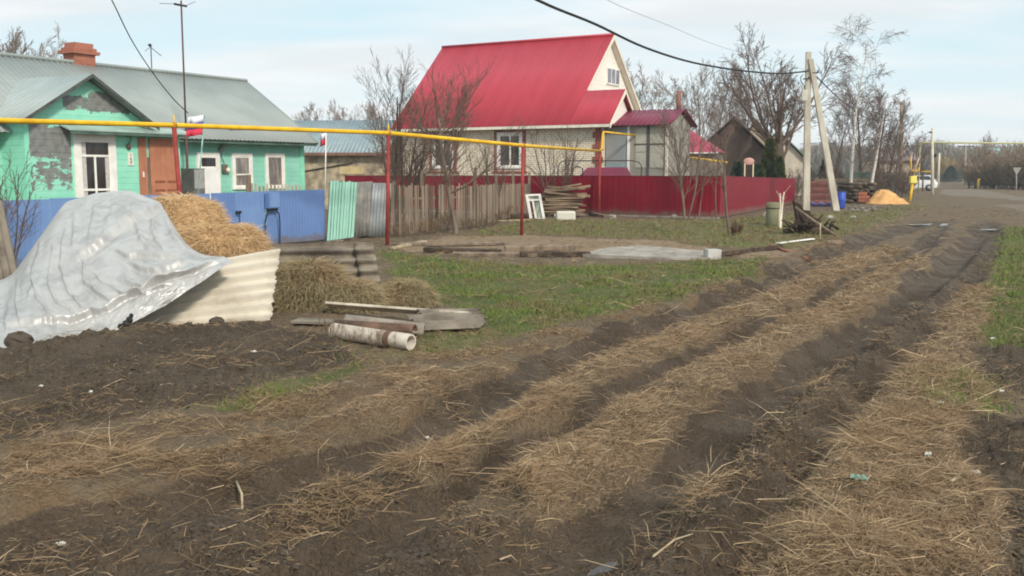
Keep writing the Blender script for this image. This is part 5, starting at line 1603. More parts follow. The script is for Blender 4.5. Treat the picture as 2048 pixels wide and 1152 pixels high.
def simple_pole(name, label, px, yb, yt, Y, r0, r1, mat, extra=None, cat='pole', lean=0):
    b = A(px, yb, Y); top = A(px + lean, yt, Y) - b
    t = thing(name, label, cat, b)
    mb = MB(); mb.tube([(0, 0, -.5), top], [r0, r1], 9); mb.build('pole_shaft', mat, t, True)
    return t, b


PW_ = M('pole_white', srgb(226, 216, 196), srgb(196, 186, 166), 2, .8)
PB_ = M('pole_brown', srgb(176, 156, 132), srgb(146, 128, 108), 2, .9)
simple_pole('far_pole', 'tall brownish pole rising out of the dark trees left of the road', 1803, 386, 205, 90, .20, .15, PB_, cat='power pole')
t, b = simple_pole('street_lamp', 'slim whitish lamp pole at the left edge of the road', 1865, 388, 256, 82, .15, .09, PW_, cat='street lamp')
p = A(1862, 264, 82) - b; mb = MB(); mb.tube([p + Vector((.1, 0, .0)), p, p + Vector((-.12, -.2, -.02))], .05, 7); mb.ball(p + Vector((-.14, -.25, -.03)), .15, .22, .07, 9, 6); mb.build('lamp_head', DARKMET, t, True)
p = A(1869, 311, 82) - b; mb = MB(); mb.ball(p + Vector((.02, -.1, 0)), .10, .10, .16, 9, 7); mb.build('speaker_horn', BLACK, t, True)
p = A(1862, 343, 82) - b; mb = MB(); mb.tube([p + Vector((-.75, 0, 0)), p + Vector((.1, 0, 0))], .045, 7); mb.build('pipe_stub', YELLOW, t, True)
t, b = simple_pole('far_pole', 'far pole with a cross-arm on the right of the road', 1931, 372, 290, 130, .16, .11, M('pole_faded', srgb(160, 152, 144), srgb(140, 134, 126), 2, .9), cat='power pole')
p = A(1931, 293, 130) - b; mb = MB(); mb.box(p.x - 1.0, p.x + 1.0, p.y - .06, p.y + .06, p.z - .07, p.z + .07); mb.build('cross_arm', DARKMET, t)
simple_pole('far_pole', 'pale crooked pole by the far bend left of the road', 1876, 372, 306, 118, .16, .10, PW_, cat='power pole', lean=3)
# yellow marker post and road sign
t, b = simple_pole('marker_post', 'short yellow marker post at the far bend', 1957, 379, 361, 108, .10, .10, M('marker_yellow', srgb(226, 190, 90), srgb(206, 166, 70), 3, .6), cat='post')
mb = MB(); mb.ball((0, 0, 1.02), .16, .16, .14, 9, 6); mb.build('post_cap', YELLOW, t, True)
t, b = simple_pole('road_sign', 'grey back of a triangular road sign before the brown thicket', 2033, 386, 337, 96, .05, .05, M('sign_pole', srgb(176, 166, 156), srgb(150, 142, 134), 3, .7), cat='sign')
p = A(2033, 342, 95.9) - b; mb = MB(); mb.prism([(p.x - .42, p.y - .06, p.z + .32), (p.x + .42, p.y - .06, p.z + .32), (p.x, p.y - .06, p.z - .38)], (0, .03, 0)); mb.build('sign_plate', M('sign_back', srgb(172, 165, 158), srgb(152, 146, 140), 4, .5), t)

# yellow gas fittings
b = A(1819, 401, 63); b.z = 0
t = thing('gas_riser', 'yellow gas cabinet on a leaning yellow post beside the orange sand', 'gas riser', b)
q = lambda px, py, Y=63: A(px, py, Y) - b
mb = MB(); mb.tube([(0, 0, -.2), q(1825, 366)], .085, 9); mb.build('post', YELLOW, t, True)
c = q(1826, 359); mb = MB(); mb.box(c.x - .2, c.x + .2, c.y - .14, c.y + .14, c.z - .24, c.z + .22); o = mb.build('cabinet', M('cabinet_yellow', srgb(240, 224, 110), srgb(224, 206, 90), 3, .5), t); bv = o.modifiers.new('e', 'BEVEL'); bv.width = .03; bv.segments = 2
mb = MB(); mb.tube([q(1822, 313), q(1822, 337), q(1824, 341), q(1834, 342), q(1837, 341), q(1838, 334)], .036, 8); mb.build('bent_pipe', YELLOW, t, True)
mb = MB(); mb.tube([q(1827, 353), q(1833, 330), q(1838, 316)], .05, 7); mb.build('slanting_post', M('slant_pink', srgb(206, 176, 156), srgb(180, 150, 130), 3, .8), t, True)
a, e_ = A(1841, 285, 86), A(2200, 288, 96)
t = thing('road_gas_pipe', 'thin yellowish gas pipe carried high across the road', 'pipe', a)
mb = MB(); mb.tube([(0, 0, 0), e_ - a], .075, 8); mb.build('main_pipe', M('pipe_dull', srgb(196, 190, 140), srgb(176, 170, 124), 2, .6), t, True)
p = A(1841, 390, 86) - a; mb = MB(); mb.tube([(0, 0, .05), (0, 0, p.z)], .06, 8); mb.build('support', MATS['pipe_dull'], t, True)
p = A(2120, 380, 93.7) - a; mb = MB(); mb.tube([(p.x, p.y, .1), (p.x, p.y, p.z)], .06, 8); mb.build('support', MATS['pipe_dull'], t, True)


# ------------------------------------------------------------------ parked car (rear three-quarter, half hidden by the ditch)
c = A(1829, 383, 98); c.z = 0
t = thing('parked_car', 'white car parked beyond the yellow gas cabinet', 'car', c, R(-22))
CARW = M('car_white', srgb(240, 240, 242), srgb(230, 230, 234), 1, .25, spec=.6)
sec = [(-2.0, .35, .70, .75), (-1.75, .3, .88, .82), (-.9, .3, 1.0, .84), (-.75, .3, 1.02, .84), (1.3, .3, 1.02, .84), (1.85, .3, .98, .82), (2.02, .38, .8, .76)]
vs = []; fs = []
for x, z0, z1, w_ in sec:
    vs += [(x, -w_, z0), (x, -w_, (z0 + z1) / 2 + .05), (x, -w_ * .93, z1), (x, w_ * .93, z1), (x, w_, (z0 + z1) / 2 + .05), (x, w_, z0)]
for i in range(len(sec) - 1):
    for k in range(6):
        fs.append((i * 6 + k, i * 6 + (k + 1) % 6, (i + 1) * 6 + (k + 1) % 6, (i + 1) * 6 + k))
fs += [tuple(range(5, -1, -1)), tuple((len(sec) - 1) * 6 + k for k in range(6))]
mb = MB(); mb.add(vs, fs); mb.build('body', CARW, t)
cab = [(-.85, 1.0, .76), (-.25, 1.46, .62), (1.35, 1.50, .62), (1.9, .99, .74)]
vs = []; fs = []
for x, z, w_ in cab: vs += [(x, -w_, z), (x, w_, z)]
for i in range(3): fs.append((i * 2, i * 2 + 1, i * 2 + 3, i * 2 + 2))
vs += [(-.85, -.76, .98), (-.85, .76, .98), (1.9, -.74, .97), (1.9, .74, .97)]
fs += [(0, 2, 4, 6, 10, 8), (1, 9, 11, 7, 5, 3), (6, 7, 11, 10), (0, 8, 9, 1)]
mb = MB(); mb.add(vs, fs); mb.build('cabin', CARW, t)
CG = M_glass('car_glass', (.03, .03, .035, 1))
for sy in (-1, 1):
    mb = MB(); mb.prism([(-.5, sy * .735, 1.06), (.35, sy * .735, 1.06), (.35, sy * .65, 1.40), (-.15, sy * .65, 1.38)], (0, sy * .03, 0)); mb.build('side_window', CG, t)
    mb = MB(); mb.prism([(.45, sy * .735, 1.06), (1.5, sy * .735, 1.06), (1.25, sy * .65, 1.42), (.45, sy * .65, 1.40)], (0, sy * .03, 0)); mb.build('side_window', CG, t)
    for x in (-1.25, 1.25):
        mb = MB(); mb.tube([(x, sy * .66, .31), (x, sy * .86, .31)], .31, 16); w_ = mb.build('wheel', BLACK, t, True)
        mb = MB(); mb.tube([(x, sy * .861, .31), (x, sy * .875, .31)], .18, 12); mb.build('rim', M('rim', srgb(170, 170, 172), srgb(150, 150, 152), 3, .4), w_, True)
    mb = MB(); mb.box(-2.05, -1.98, sy * .62 - .13, sy * .62 + .13, .62, .76); mb.build('headlight', M('lamp_clear', srgb(220, 222, 224), srgb(200, 202, 206), 3, .2), t)
mb = MB(); mb.prism([(-.80, -.62, 1.06), (-.80, .62, 1.06), (-.31, .54, 1.42), (-.31, -.54, 1.42)], (-.03, 0, .015)); mb.build('windscreen', CG, t)

# ------------------------------------------------------------------ firewood, barrel, bricks, sand by the strut
rr = random.Random(21)
LOGM = [M('log_%s' % k, a, b_, 4, .95, .4, 25) for k, a, b_ in (('a', srgb(112, 98, 84), srgb(72, 62, 54)), ('b', srgb(140, 122, 102), srgb(88, 76, 64)), ('c', srgb(92, 78, 68), srgb(54, 46, 42)))]
pa = A(1692, 404, 60); pb = A(1728, 404, 58)
n = 0
for lay in range(6):
    for k in range(7 - lay // 2):
        x = pa.x + 2.0 * (k + .5 * (lay % 2)) / 6 - .15; y = pa.y - .2
        z = .14 + lay * .2
        mb = MB(); r_ = rr.uniform(.08, .115); L = rr.uniform(1.3, 1.9)
        a_ = rr.uniform(-.5, .2)
        mb.tube([(x - a_, y - L / 2, z), (x + a_, y + L / 2, z + rr.uniform(-.05, .05))], [r_, r_ * .9], 7)
        tag(mb.build('firewood_log', LOGM[rr.randrange(3)], smooth=True), 'dark log in the firewood pile between pole strut and orange sand', 'log', 'logs in the firewood pile')
for k in range(9):
    p = A(1668 + k * 6, 396 - k * 1.2, 61 + k * .3); q_ = p + Vector((rr.uniform(1.2, 2.2), rr.uniform(-.3, .3), rr.uniform(-.3, .2)))
    mb = MB(); mb.tube([p, q_], [.06, .045], 6)
    tag(mb.build('firewood_pole', LOGM[rr.randrange(3)], smooth=True), 'long thin pole thrown over the firewood pile', 'log', 'poles on the firewood pile')
b = A(1682, 421, 50.5); b.z = gz1(b.x, b.y)
t = thing('blue_barrel', 'blue plastic barrel standing beside the foot of the pole strut', 'barrel', b)
BB = M('barrel_blue', srgb(62, 92, 190), srgb(50, 76, 164), 2, .4)
mb = MB(); mb.tube([(0, 0, 0), (0, 0, .08), (0, 0, .42), (0, 0, .46), (0, 0, .50), (0, 0, .80), (0, 0, .84)], [.18, .2, .205, .22, .205, .2, .17], 16); mb.build('barrel_body', BB, t, True)
mb = MB(); mb.tube([(0, 0, .84), (0, 0, .90)], [.175, .16], 16); mb.build('lid', M('barrel_lid', srgb(44, 60, 120), srgb(36, 50, 100), 2, .5), t, True)
t = thing('plastic_sheeting', 'violet blue sheeting lying along the ground between the pole legs', 'sheeting', A(1642, 417, 53.5))
mb = MB(); mb.v = []
vs = []; fs = []
for i in range(15):
    for j in range(5):
        vs.append((i * .095 - .62, j * .1 - .2 + .03 * math.sin(i), .30 - .08 * j + .06 * math.sin(i * 1.3 + j)))
for i in range(14):
    for j in range(4):
        a_ = i * 5 + j; fs.append((a_, a_ + 1, a_ + 6, a_ + 5))
mb.add(vs, fs); o = mb.build('sheet_body', M('violet_sheet', srgb(128, 120, 176), srgb(104, 108, 166), 2, .6), t, True)
sd = o.modifiers.new('t', 'SOLIDIFY'); sd.thickness = .02
# stacked reddish boards
c = A(1643, 412, 56)
for lay in range(11):
    mb = MB(); mb.box(c.x - .68 + rr.uniform(-.06, .06), c.x + .66 + rr.uniform(-.06, .06), c.y, c.y + .8, .08 + lay * .115, .08 + lay * .115 + .105)
    tag(mb.build('stacked_board', M('redwood_%d' % (lay % 3), *[(srgb(122, 76, 68), srgb(94, 58, 54)), (srgb(138, 92, 80), srgb(104, 68, 62)), (srgb(108, 70, 64), srgb(80, 54, 50))][lay % 3], 3, .9)), 'reddish brown board in the stack between the two pole legs', 'board', 'reddish boards between the pole legs')
# loose bricks beside the sand
BRD = M('brick_clay', srgb(170, 104, 78), srgb(120, 76, 60), 3, .9, island=False)
for k in range(14):
    p = A(1718 + (k % 5) * 4.4, 404 - (k // 5) * 7, 57.5)
    mb = MB(); mb.box(p.x - .06, p.x + .055, p.y - .12, p.y + .12, p.z, p.z + .17)
    tag(mb.build('clay_block', BRD), 'orange clay block stacked at the left foot of the sand heap', 'brick', 'clay blocks beside the sand')
# sand heap: irregular cone mesh
c = A(1770, 408, 58.5); c.z = 0
vs = []; fs = []; nr_, na_ = 22, 56
for j in range(nr_):
    f = j / (nr_ - 1)
    for i in range(na_):
        an = 2 * math.pi * i / na_
        ex_ = 1.32 if math.cos(an) > 0 else 1.0
        x = f * math.cos(an) * 1.08 * ex_ - .28 * (1 - f); y = f * math.sin(an) * .95
        h = .86 * (1 - f ** 1.25) + .06 * math.sin(an * 5 + f * 6) * f * (1 - f) * 3
        h += (vnoise(np.array([x * 4 + 9]), np.array([y * 4]))[0] - .5) * .26 * (1 - f * .7)
        vs.append((x, y, max(h, -.05)))
for j in range(nr_ - 1):
    for i in range(na_):
        a_ = j * na_ + i; b_ = j * na_ + (i + 1) % na_
        fs.append((a_, a_ + na_, b_ + na_, b_))
mb = MB(); mb.add(vs, fs); o = mb.build('sand_heap', M('orange_sand', srgb(226, 178, 118), srgb(196, 146, 92), 3, .95, .5, 25), smooth=True)
o.location = c; tag(o, 'heap of bright orange sand left of the yellow gas cabinet', 'sand heap')
# grey rubble in front
for k in range(26):
    px = 1700 + rr.random() * 62; py = 415 + rr.random() * 10; p = on(px, py); r_ = rr.uniform(.06, .14)
    mb = MB(); mb.ball((p.x, p.y, p.z + r_ * .4), r_ * 1.3, r_, r_ * .7, 7, 5); mb.v = [(v[0] + rr.uniform(-.03, .03), v[1] + rr.uniform(-.03, .03), v[2] + rr.uniform(-.02, .02)) for v in mb.v]
    tag(mb.build('rubble_stone', M('rubble_grey', srgb(142, 132, 120), srgb(90, 82, 74), 3, .95)), 'grey lump of rubble scattered in front of the firewood and sand', 'stone', 'rubble stones before the firewood')
# greenish bin by the fence corner
b = A(1547, 452, 35.4); b.z = gz1(b.x, b.y)
t = thing('old_barrel', 'grey-green weathered barrel by the corner of the red fence', 'barrel', b)
mb = MB(); mb.tube([(0, 0, 0), (0, 0, .02), (0, 0, .80), (0, 0, .82)], [.27, .28, .28, .26], 16); mb.build('barrel_body', M('weathered_green', srgb(134, 132, 104), srgb(112, 110, 88), 3, .9), t, True)
mb = MB(); mb.tube([(0, 0, .60), (0, 0, .64)], [.29, .29], 16); mb.build('hoop', DARKMET, t, True)
# ------------------------------------------------------------------ bare trees
def grow(seed, H, r0, sp):
    """recursive branching; returns {level: list of (points, radii)}"""
    rd = random.Random(seed); out = {}
    lev = sp['lev']

    def norm(v):
        l = math.sqrt(v[0] ** 2 + v[1] ** 2 + v[2] ** 2) or 1
        return (v[0] / l, v[1] / l, v[2] / l)

    def side(d, ang):
        a = (rd.gauss(0, 1), rd.gauss(0, 1), rd.gauss(0, 1))
        k = a[0] * d[0] + a[1] * d[1] + a[2] * d[2]
        a = norm((a[0] - k * d[0], a[1] - k * d[1], a[2] - k * d[2]))
        c, s = math.cos(ang), math.sin(ang)
        return norm((d[0] * c + a[0] * s, d[1] * c + a[1] * s, d[2] * c + a[2] * s))

    def br(p, d, L, r, l):
        K = 8 if l == 0 else (6 if l == 1 else 4)
        wn, up = sp['wander'][l], sp['up'][l]
        pts = [p]; dirs = [d]
        for i in range(K - 1):
            d = norm((d[0] + rd.gauss(0, wn), d[1] + rd.gauss(0, wn), d[2] + rd.gauss(0, wn) * .6 + up))
            p = (p[0] + d[0] * L / (K - 1), p[1] + d[1] * L / (K - 1), p[2] + d[2] * L / (K - 1))
            pts.append(p); dirs.append(d)
        rt = r * sp['taper'][l]
        rad = [max(r + (rt - r) * (i / (K - 1)), sp['rmin']) for i in range(K)]
        out.setdefault(l, []).append((pts, rad))
        if l < len(lev):
            n, t0, ratio, ang, spread = lev[l]
            for j in range(n):
                t = t0 + (1 - t0) * ((j + rd.random()) / n)
                f = t * (K - 1); i = min(int(f), K - 2); f -= i
                q = tuple(pts[i][a] + (pts[i + 1][a] - pts[i][a]) * f for a in range(3))
                rr_ = rad[i] + (rad[i + 1] - rad[i]) * f
                br(q, side(dirs[i], R(max(5, rd.gauss(ang, spread)))), L * ratio * rd.uniform(.65, 1.15) * (1.15 - .45 * t), rr_ * sp['rr'][l] * rd.uniform(.75, 1.05), l + 1)

    ns = sp.get('stems', 1)
    for k in range(ns):
        a = 2 * math.pi * k / ns + rd.random() * 1.5
        tl = R(sp.get('tilt', 3)) * rd.uniform(.6, 1.3)
        d = (math.sin(tl) * math.cos(a), math.sin(tl) * math.sin(a), math.cos(tl))
        o = sp.get('foot', .04)
        br((o * math.cos(a), o * math.sin(a), -.1), d, H * (rd.uniform(.8, 1.1) if ns > 1 else 1), r0 * (rd.uniform(.7, 1.1) if ns > 1 else 1), 0)
    return out


def tubes(groups, nsd):
    Vs, Fs = [], []; base = 0
    byK = {}
    for pts, rad in groups: byK.setdefault(len(pts), []).append((pts, rad))
    for K, g in byK.items():
        P = np.array([x[0] for x in g]); Rr = np.array([x[1] for x in g])
        B = len(g)
        D = np.gradient(P, axis=1); D /= np.linalg.norm(D, axis=-1)[..., None] + 1e-9
        ref = np.where(np.abs(D[:, :1, 2:3]) > .9, np.array([[[1., 0, 0]]]), np.array([[[0, 0, 1.]]]))
        S = np.cross(D, np.broadcast_to(ref, D.shape)); S /= np.linalg.norm(S, axis=-1)[..., None] + 1e-9
        T = np.cross(D, S)
        an = np.arange(nsd) * 2 * math.pi / nsd
        V = P[:, :, None] + Rr[:, :, None, None] * (S[:, :, None] * np.cos(an)[None, None, :, None] + T[:, :, None] * np.sin(an)[None, None, :, None])
        i = np.arange(B)[:, None, None] * K * nsd; j = np.arange(K - 1)[None, :, None] * nsd; k = np.arange(nsd)[None, None]
        a = base + i + j + k; b = base + i + j + (k + 1) % nsd
        Fs.append(np.stack([a, b, b + nsd, a + nsd], -1).reshape(-1, 4))
        Vs.append(V.reshape(-1, 3)); base += B * K * nsd
    return np.concatenate(Vs), np.concatenate(Fs)


BARK = M('bark_grey', srgb(136, 120, 104), srgb(92, 80, 70), 3, .95, .6, 18, stretch=(1, 1, .3))
BARKD = M('bark_dark', srgb(104, 90, 78), srgb(70, 60, 52), 3, .95, .6, 18, stretch=(1, 1, .3))
TWIG = M('twig_brown', srgb(124, 104, 92), srgb(92, 78, 70), 2, .9)
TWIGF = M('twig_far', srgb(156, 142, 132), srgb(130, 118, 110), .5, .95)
BIRCH = M('birch_bark', srgb(226, 220, 210), srgb(120, 112, 104), 3, .8, .2, 20, stretch=(1, 1, 2.5), lo=.50, hi=.75)
WHITEW = M('whitewash', srgb(240, 232, 216), srgb(216, 200, 180), 4, .85)
WILLOW = M('willow_twig', srgb(184, 160, 112), srgb(150, 128, 88), .6, .95)
PROTO = {}


def tree(name, label, cat, loc, key, seed, H, r0, sp, bark, twig, group=None, rz=None, scale=1.0, split=1, top=None):
    k = (key, seed)
    if k not in PROTO:
        g = grow(seed, H, r0, sp)
        V, F = tubes([b for l in g if l < split for b in g[l]], 7)
        V0 = V
        tr = np_mesh('trunk', V, F, bark)
        V, F = tubes([b for l in g if l >= split for b in g[l]], 4 if sp.get('fine') else 3)
        cr = np_mesh('crown', V, F, twig)
        PROTO[k] = (tr.data, cr.data, float(np.quantile(V[:, 2], .998)))
        kids = (tr, cr)
    else:
        kids = []
        for nm, me in zip(('trunk', 'crown'), PROTO[k][:2]):
            o = bpy.data.objects.new(nm, me); COL.objects.link(o); kids.append(o)
    t = thing(name, label, cat, loc, random.Random(seed * 31 + int(loc[0] * 10)).uniform(0, 6.28) if rz is None else rz, group)
    if top: scale = top / PROTO[k][2]
    t.scale = (scale,) * 3
    for o in kids: o.parent = t
    return t


def foot(px, Y):
    p = A(px, 400, Y); return (p.x, Y, gz1(p.x, Y) if Y < 60 else 0.0)


def hgt(py, Y): return CAM_H + (342 - py) * Y / FPX * .985


FRUIT = dict(stems=5, tilt=25, foot=.07, wander=[.08, .11, .13, .16], up=[.07, .13, .14, .10], taper=[.35, .35, .4, .5], rr=[.5, .6, .7], rmin=.0050, fine=True,
             lev=[(11, .20, .50, 34, 9), (8, .20, .48, 30, 10), (5, .3, .5, 30, 12)])
FRUIT1 = dict(stems=1, tilt=4, wander=[.06, .12, .15, .2], up=[.05, .12, .12, .08], taper=[.25, .35, .4, .5], rr=[.6, .6, .65], rmin=.004, fine=True,
              lev=[(13, .30, .52, 42, 12), (8, .25, .48, 34, 12), (5, .3, .5, 34, 14)])
BUSH = dict(stems=9, tilt=17, foot=.12, wander=[.07, .12, .16], up=[.05, .07, .05], taper=[.4, .4, .5], rr=[.6, .65], rmin=.004, lev=[(8, .25, .42, 28, 10), (5, .3, .5, 30, 12)])
BIG = dict(stems=1, tilt=2, wander=[.03, .07, .12, .16, .18], up=[.02, .07, .08, .05, .0], taper=[.75, .22, .3, .4, .5], rr=[.46, .5, .6, .65], rmin=.010, fine=True,
           lev=[(13, .55, 2.1, 33, 11), (10, .15, .40, 30, 10), (7, .2, .45, 30, 12), (4, .3, .5, 34, 14)])
POP = dict(stems=1, tilt=3, wander=[.05, .10, .14, .17], up=[.03, .16, .12, .06], taper=[.15, .3, .35, .5], rr=[.45, .55, .6], rmin=.020,
           lev=[(19, .20, .42, 38, 10), (8, .20, .42, 32, 12), (7, .25, .5, 34, 14)])
BRC = dict(stems=1, tilt=2, wander=[.03, .10, .14, .15], up=[.02, .03, -.10, -.22], taper=[.12, .3, .4, .6], rr=[.35, .5, .6], rmin=.010,
           lev=[(22, .28, .26, 48, 10), (8, .25, .5, 38, 12), (6, .25, .7, 40, 14)])
THK = dict(stems=14, tilt=20, foot=.9, wander=[.08, .12, .16], up=[.05, .08, .05], taper=[.3, .4, .5], rr=[.55, .65], rmin=.018, lev=[(10, .2, .42, 30, 10), (6, .25, .5, 32, 12)])

tree('fruit_tree', 'bare many-stemmed fruit tree behind the first red pipe post', 'tree', foot(790, 33), 'fruit', 3, 4.9, .075, FRUIT, BARKD, TWIG, split=1, rz=.6, top=hgt(112, 33))
tree('fruit_tree', 'bare fruit tree with forked trunk in front of the picket fence', 'tree', foot(914, 30.6), 'fruit1', 8, 5.1, .13, dict(FRUIT1, lev=[(18, .36, .80, 46, 9), (10, .2, .46, 28, 9), (6, .3, .5, 30, 12)], taper=[.3, .35, .4, .5], up=[.03, .15, .14, .10], rmin=.005), BARK, TWIG, rz=2.2, top=hgt(118, 30.6))
tree('bare_shrub', 'tall bare shrub behind the board stack before the brick wall', 'shrub', foot(1117, 42.9), 'bush', 5, 2.9, .03, BUSH, BARKD, TWIG, top=hgt(240, 42.9))
tree('fruit_tree', 'slender twin-stemmed bare tree in front of the crimson fence', 'tree', foot(1373, 39.4), 'fruit', 6, 4.3, .075, dict(FRUIT, stems=3, tilt=13), BARK, TWIG, rz=1.0, top=hgt(190, 39.4))
tree('fruit_tree', 'small bare tree with a straight stem on the grass before the fence corner', 'tree', foot(1465, 29.9), 'young', 9, 2.9, .055, dict(FRUIT1, lev=[(12, .38, .5, 30, 10), (6, .3, .45, 32, 12), (4, .3, .5, 32, 12)]), BARK, TWIG)
tree('sapling', 'thin leaning bare sapling left of the small bare tree', 'tree', foot(1437, 37.5), 'sap', 2, 2.7, .035, dict(FRUIT1, lev=[(8, .4, .4, 28, 8), (4, .3, .5, 30, 10)], tilt=9, wander=[.04, .12, .15]), BARK, TWIG, rz=2.4)
tree('sapling', 'thin bare sapling between the twin-stemmed tree and the leaning sapling', 'tree', foot(1396, 40.2), 'sap', 4, 2.4, .025, dict(FRUIT1, lev=[(8, .4, .4, 28, 8), (4, .3, .5, 30, 10)], tilt=14), BARK, TWIG, rz=.0)
for px, s, lab in ((820, 15, 'bare shrub growing between the two fruit trees at the picket fence'), (975, 16, 'thin bare shrub behind the picket fence below the brick house window'), (862, 17, 'bare shrub behind the picket fence left of the forked fruit tree')):
    tree('bare_shrub', lab, 'shrub', foot(px, 36 + s * .1), 'bush', s, 2.9, .024, BUSH, BARKD, TWIG)
tree('bare_shrub', 'twiggy bare shrub at the left picture edge before the peeling wall', 'shrub', foot(-6, 17.8), 'bush', 21, 1.9, .02, dict(BUSH, stems=6), BARKD, TWIG)
tree('bare_shrub', 'dry brown tuft at the foot of the small bare tree', 'shrub', foot(1474, 29.4), 'tuft', 22, .42, .012, dict(BUSH, stems=14, foot=.05, tilt=16), BARKD, M('tuft_brown', srgb(120, 92, 70), srgb(88, 68, 54), 3, .95))
G7 = 'dry weed tufts at the foot of the picket fence'
for i, (px, Y) in enumerate(((800, 28.6), (826, 29.1), (858, 30.2), (884, 31.0), (935, 32.6), (962, 33.6), (985, 35.2), (1010, 37.5))):
    tree('weed_tuft', 'dry brown weeds growing along the foot of the picket fence', 'weeds', foot(px, Y), 'weed', 24 + i % 3, .55, .007, dict(BUSH, stems=11, foot=.12, tilt=20, rmin=.0025), BARKD, M('weed_dry', srgb(150, 126, 98), srgb(108, 88, 68), 3, .95), G7, top=.42 + .09 * (i * 5 % 4))
G8 = 'dry weed stalks round the whitish pipe'
for i, (px, Y) in enumerate(((700, 10.75), (742, 10.6), (770, 10.45), (655, 10.9))):
    tree('weed_tuft', 'thin dry weed stalks standing in the dark soil before the whitish pipe', 'weeds', foot(px, Y), 'weedp', 24 + i % 3, .55, .004, dict(BUSH, stems=7, foot=.12, tilt=20, rmin=.0018), BARKD, M('weed_dry', srgb(150, 126, 98), srgb(108, 88, 68), 3, .95), G8, top=.20 + .04 * i)
tree('young_tree', 'Y-shaped young tree with whitewashed stem next to the dark root heap', 'tree', foot(1562, 33.6), 'white', 3, 1.45, .05, dict(stems=2, tilt=7, foot=.01, wander=[.05, .08, .1], up=[.02, .05, .05], taper=[.5, .4, .5], rr=[.65, .6], rmin=.006, lev=[(3, .55, .35, 40, 8), (3, .4, .4, 30, 8)]), WHITEW, M('wash_twig', srgb(206, 178, 160), srgb(170, 140, 124), 3, .9))
tree('large_tree', 'large spreading bare tree towering left of the concrete pole', 'tree', foot(1560, 62), 'big', 4, 3.9, .36, BIG, BARKD, TWIG, rz=.8, top=hgt(58, 62))
# rows further back
G1 = 'bare trees in the row behind the red roofed house'
for i, (px, py, Y) in enumerate(((1248, 112, 92), (1283, 150, 98), (1318, 128, 90), (1352, 140, 96), (1392, 118, 92), (1428, 122, 97), (1462, 128, 100), (1490, 150, 104))):
    H = hgt(py, Y)
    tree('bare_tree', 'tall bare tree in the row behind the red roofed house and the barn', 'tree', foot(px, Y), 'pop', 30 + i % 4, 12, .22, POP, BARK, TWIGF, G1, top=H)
G2 = 'small bare trees far behind the stone shed'
for i, (px, py, Y) in enumerate(((612, 222, 110), (640, 206, 112), (668, 198, 108), (700, 203, 112), (728, 208, 110), (760, 200, 114))):
    H = hgt(py, Y)
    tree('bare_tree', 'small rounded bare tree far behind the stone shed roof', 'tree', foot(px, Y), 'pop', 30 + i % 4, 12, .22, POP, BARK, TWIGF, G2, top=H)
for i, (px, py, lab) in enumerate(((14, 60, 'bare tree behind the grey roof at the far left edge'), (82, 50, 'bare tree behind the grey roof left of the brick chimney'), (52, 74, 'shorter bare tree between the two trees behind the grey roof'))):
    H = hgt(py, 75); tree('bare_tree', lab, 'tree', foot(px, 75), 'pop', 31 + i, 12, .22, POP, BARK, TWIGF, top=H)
tree('birch_tree', 'tall birch with slim white trunk right of the concrete pole', 'birch', foot(1699, 70), 'birch', 50, 11.9, .15, BRC, BIRCH, TWIG, top=hgt(34, 70))
tree('birch_tree', 'shorter birch with pale trunk next to the firewood pile', 'birch', foot(1738, 68), 'birch', 51, 7.6, .13, BRC, BIRCH, TWIG, top=hgt(170, 68))
G3 = 'dark bare trees along the left of the road'
for i, (px, py, Y) in enumerate(((1668, 190, 88), (1722, 150, 80), (1752, 172, 76), (1772, 196, 84), (1790, 225, 82), (1822, 265, 84), (1845, 262, 96))):
    H = hgt(py, Y)
    tree('bare_tree', 'dark bare tree among those crowding the left side of the road', 'tree', foot(px, Y), 'rd', 60 + i % 4, 9, .19, dict(POP, rmin=.012), BARKD, TWIG, G3, top=H)
G4 = 'brown thicket bushes left of the road'
for i, (px, py, Y) in enumerate(((1640, 330, 84), (1765, 322, 72), (1785, 330, 70), (1800, 338, 74), (1806, 348, 84), (1782, 350, 100), (1600, 335, 86), (1575, 338, 66), (1600, 345, 62), (1700, 335, 84))):
    H = hgt(py, Y); tree('bare_bush', 'brown leafless bush in the thicket left of the road', 'bush', foot(px, Y), 'thk', 70 + i % 3, 3, .04, dict(THK, rmin=.014), BARKD, TWIG, G4, top=H)
G5 = 'brown thicket bushes right of the road'
for i in range(22):
    px = 1945 + (i % 11) * 16 + (i // 11) * 7; Y = 112 + (i // 11) * 22 - (i % 11) * 1.2
    py = (330 - 3 * (i % 11) if i < 11 else 308 - 1.5 * (i % 11)) + (i * 37 % 9)
    py -= (0, 14, 4, 20, 8, 0, 26, 6)[i % 8]
    H = hgt(py, Y); tree('bare_bush', 'brown leafless bush in the dense thicket right of the road', 'bush', foot(px, Y), 'thkr', 80 + i % 4, 4, .05, dict(THK, stems=20, rmin=.024), BARKD, M('thicket_twig', srgb(162, 142, 120), srgb(130, 113, 96), .4, .95), G5, top=H)
G6 = 'thin bare trees standing over the right thicket'
for i, (px, py, Y) in enumerate(((1990, 296, 132), (2006, 284, 138), (2022, 292, 130), (2040, 288, 136), (1945, 318, 138))):
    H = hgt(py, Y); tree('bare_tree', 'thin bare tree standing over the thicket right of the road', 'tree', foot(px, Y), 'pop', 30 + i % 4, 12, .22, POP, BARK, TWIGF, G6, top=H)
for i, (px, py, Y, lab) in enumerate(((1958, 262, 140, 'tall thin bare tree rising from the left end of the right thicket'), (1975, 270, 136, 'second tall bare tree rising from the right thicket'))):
    H = hgt(py, Y); tree('bare_tree', lab, 'tree', foot(px, Y), 'pop', 32 + i, 12, .22, POP, BARK, TWIGF, top=H)
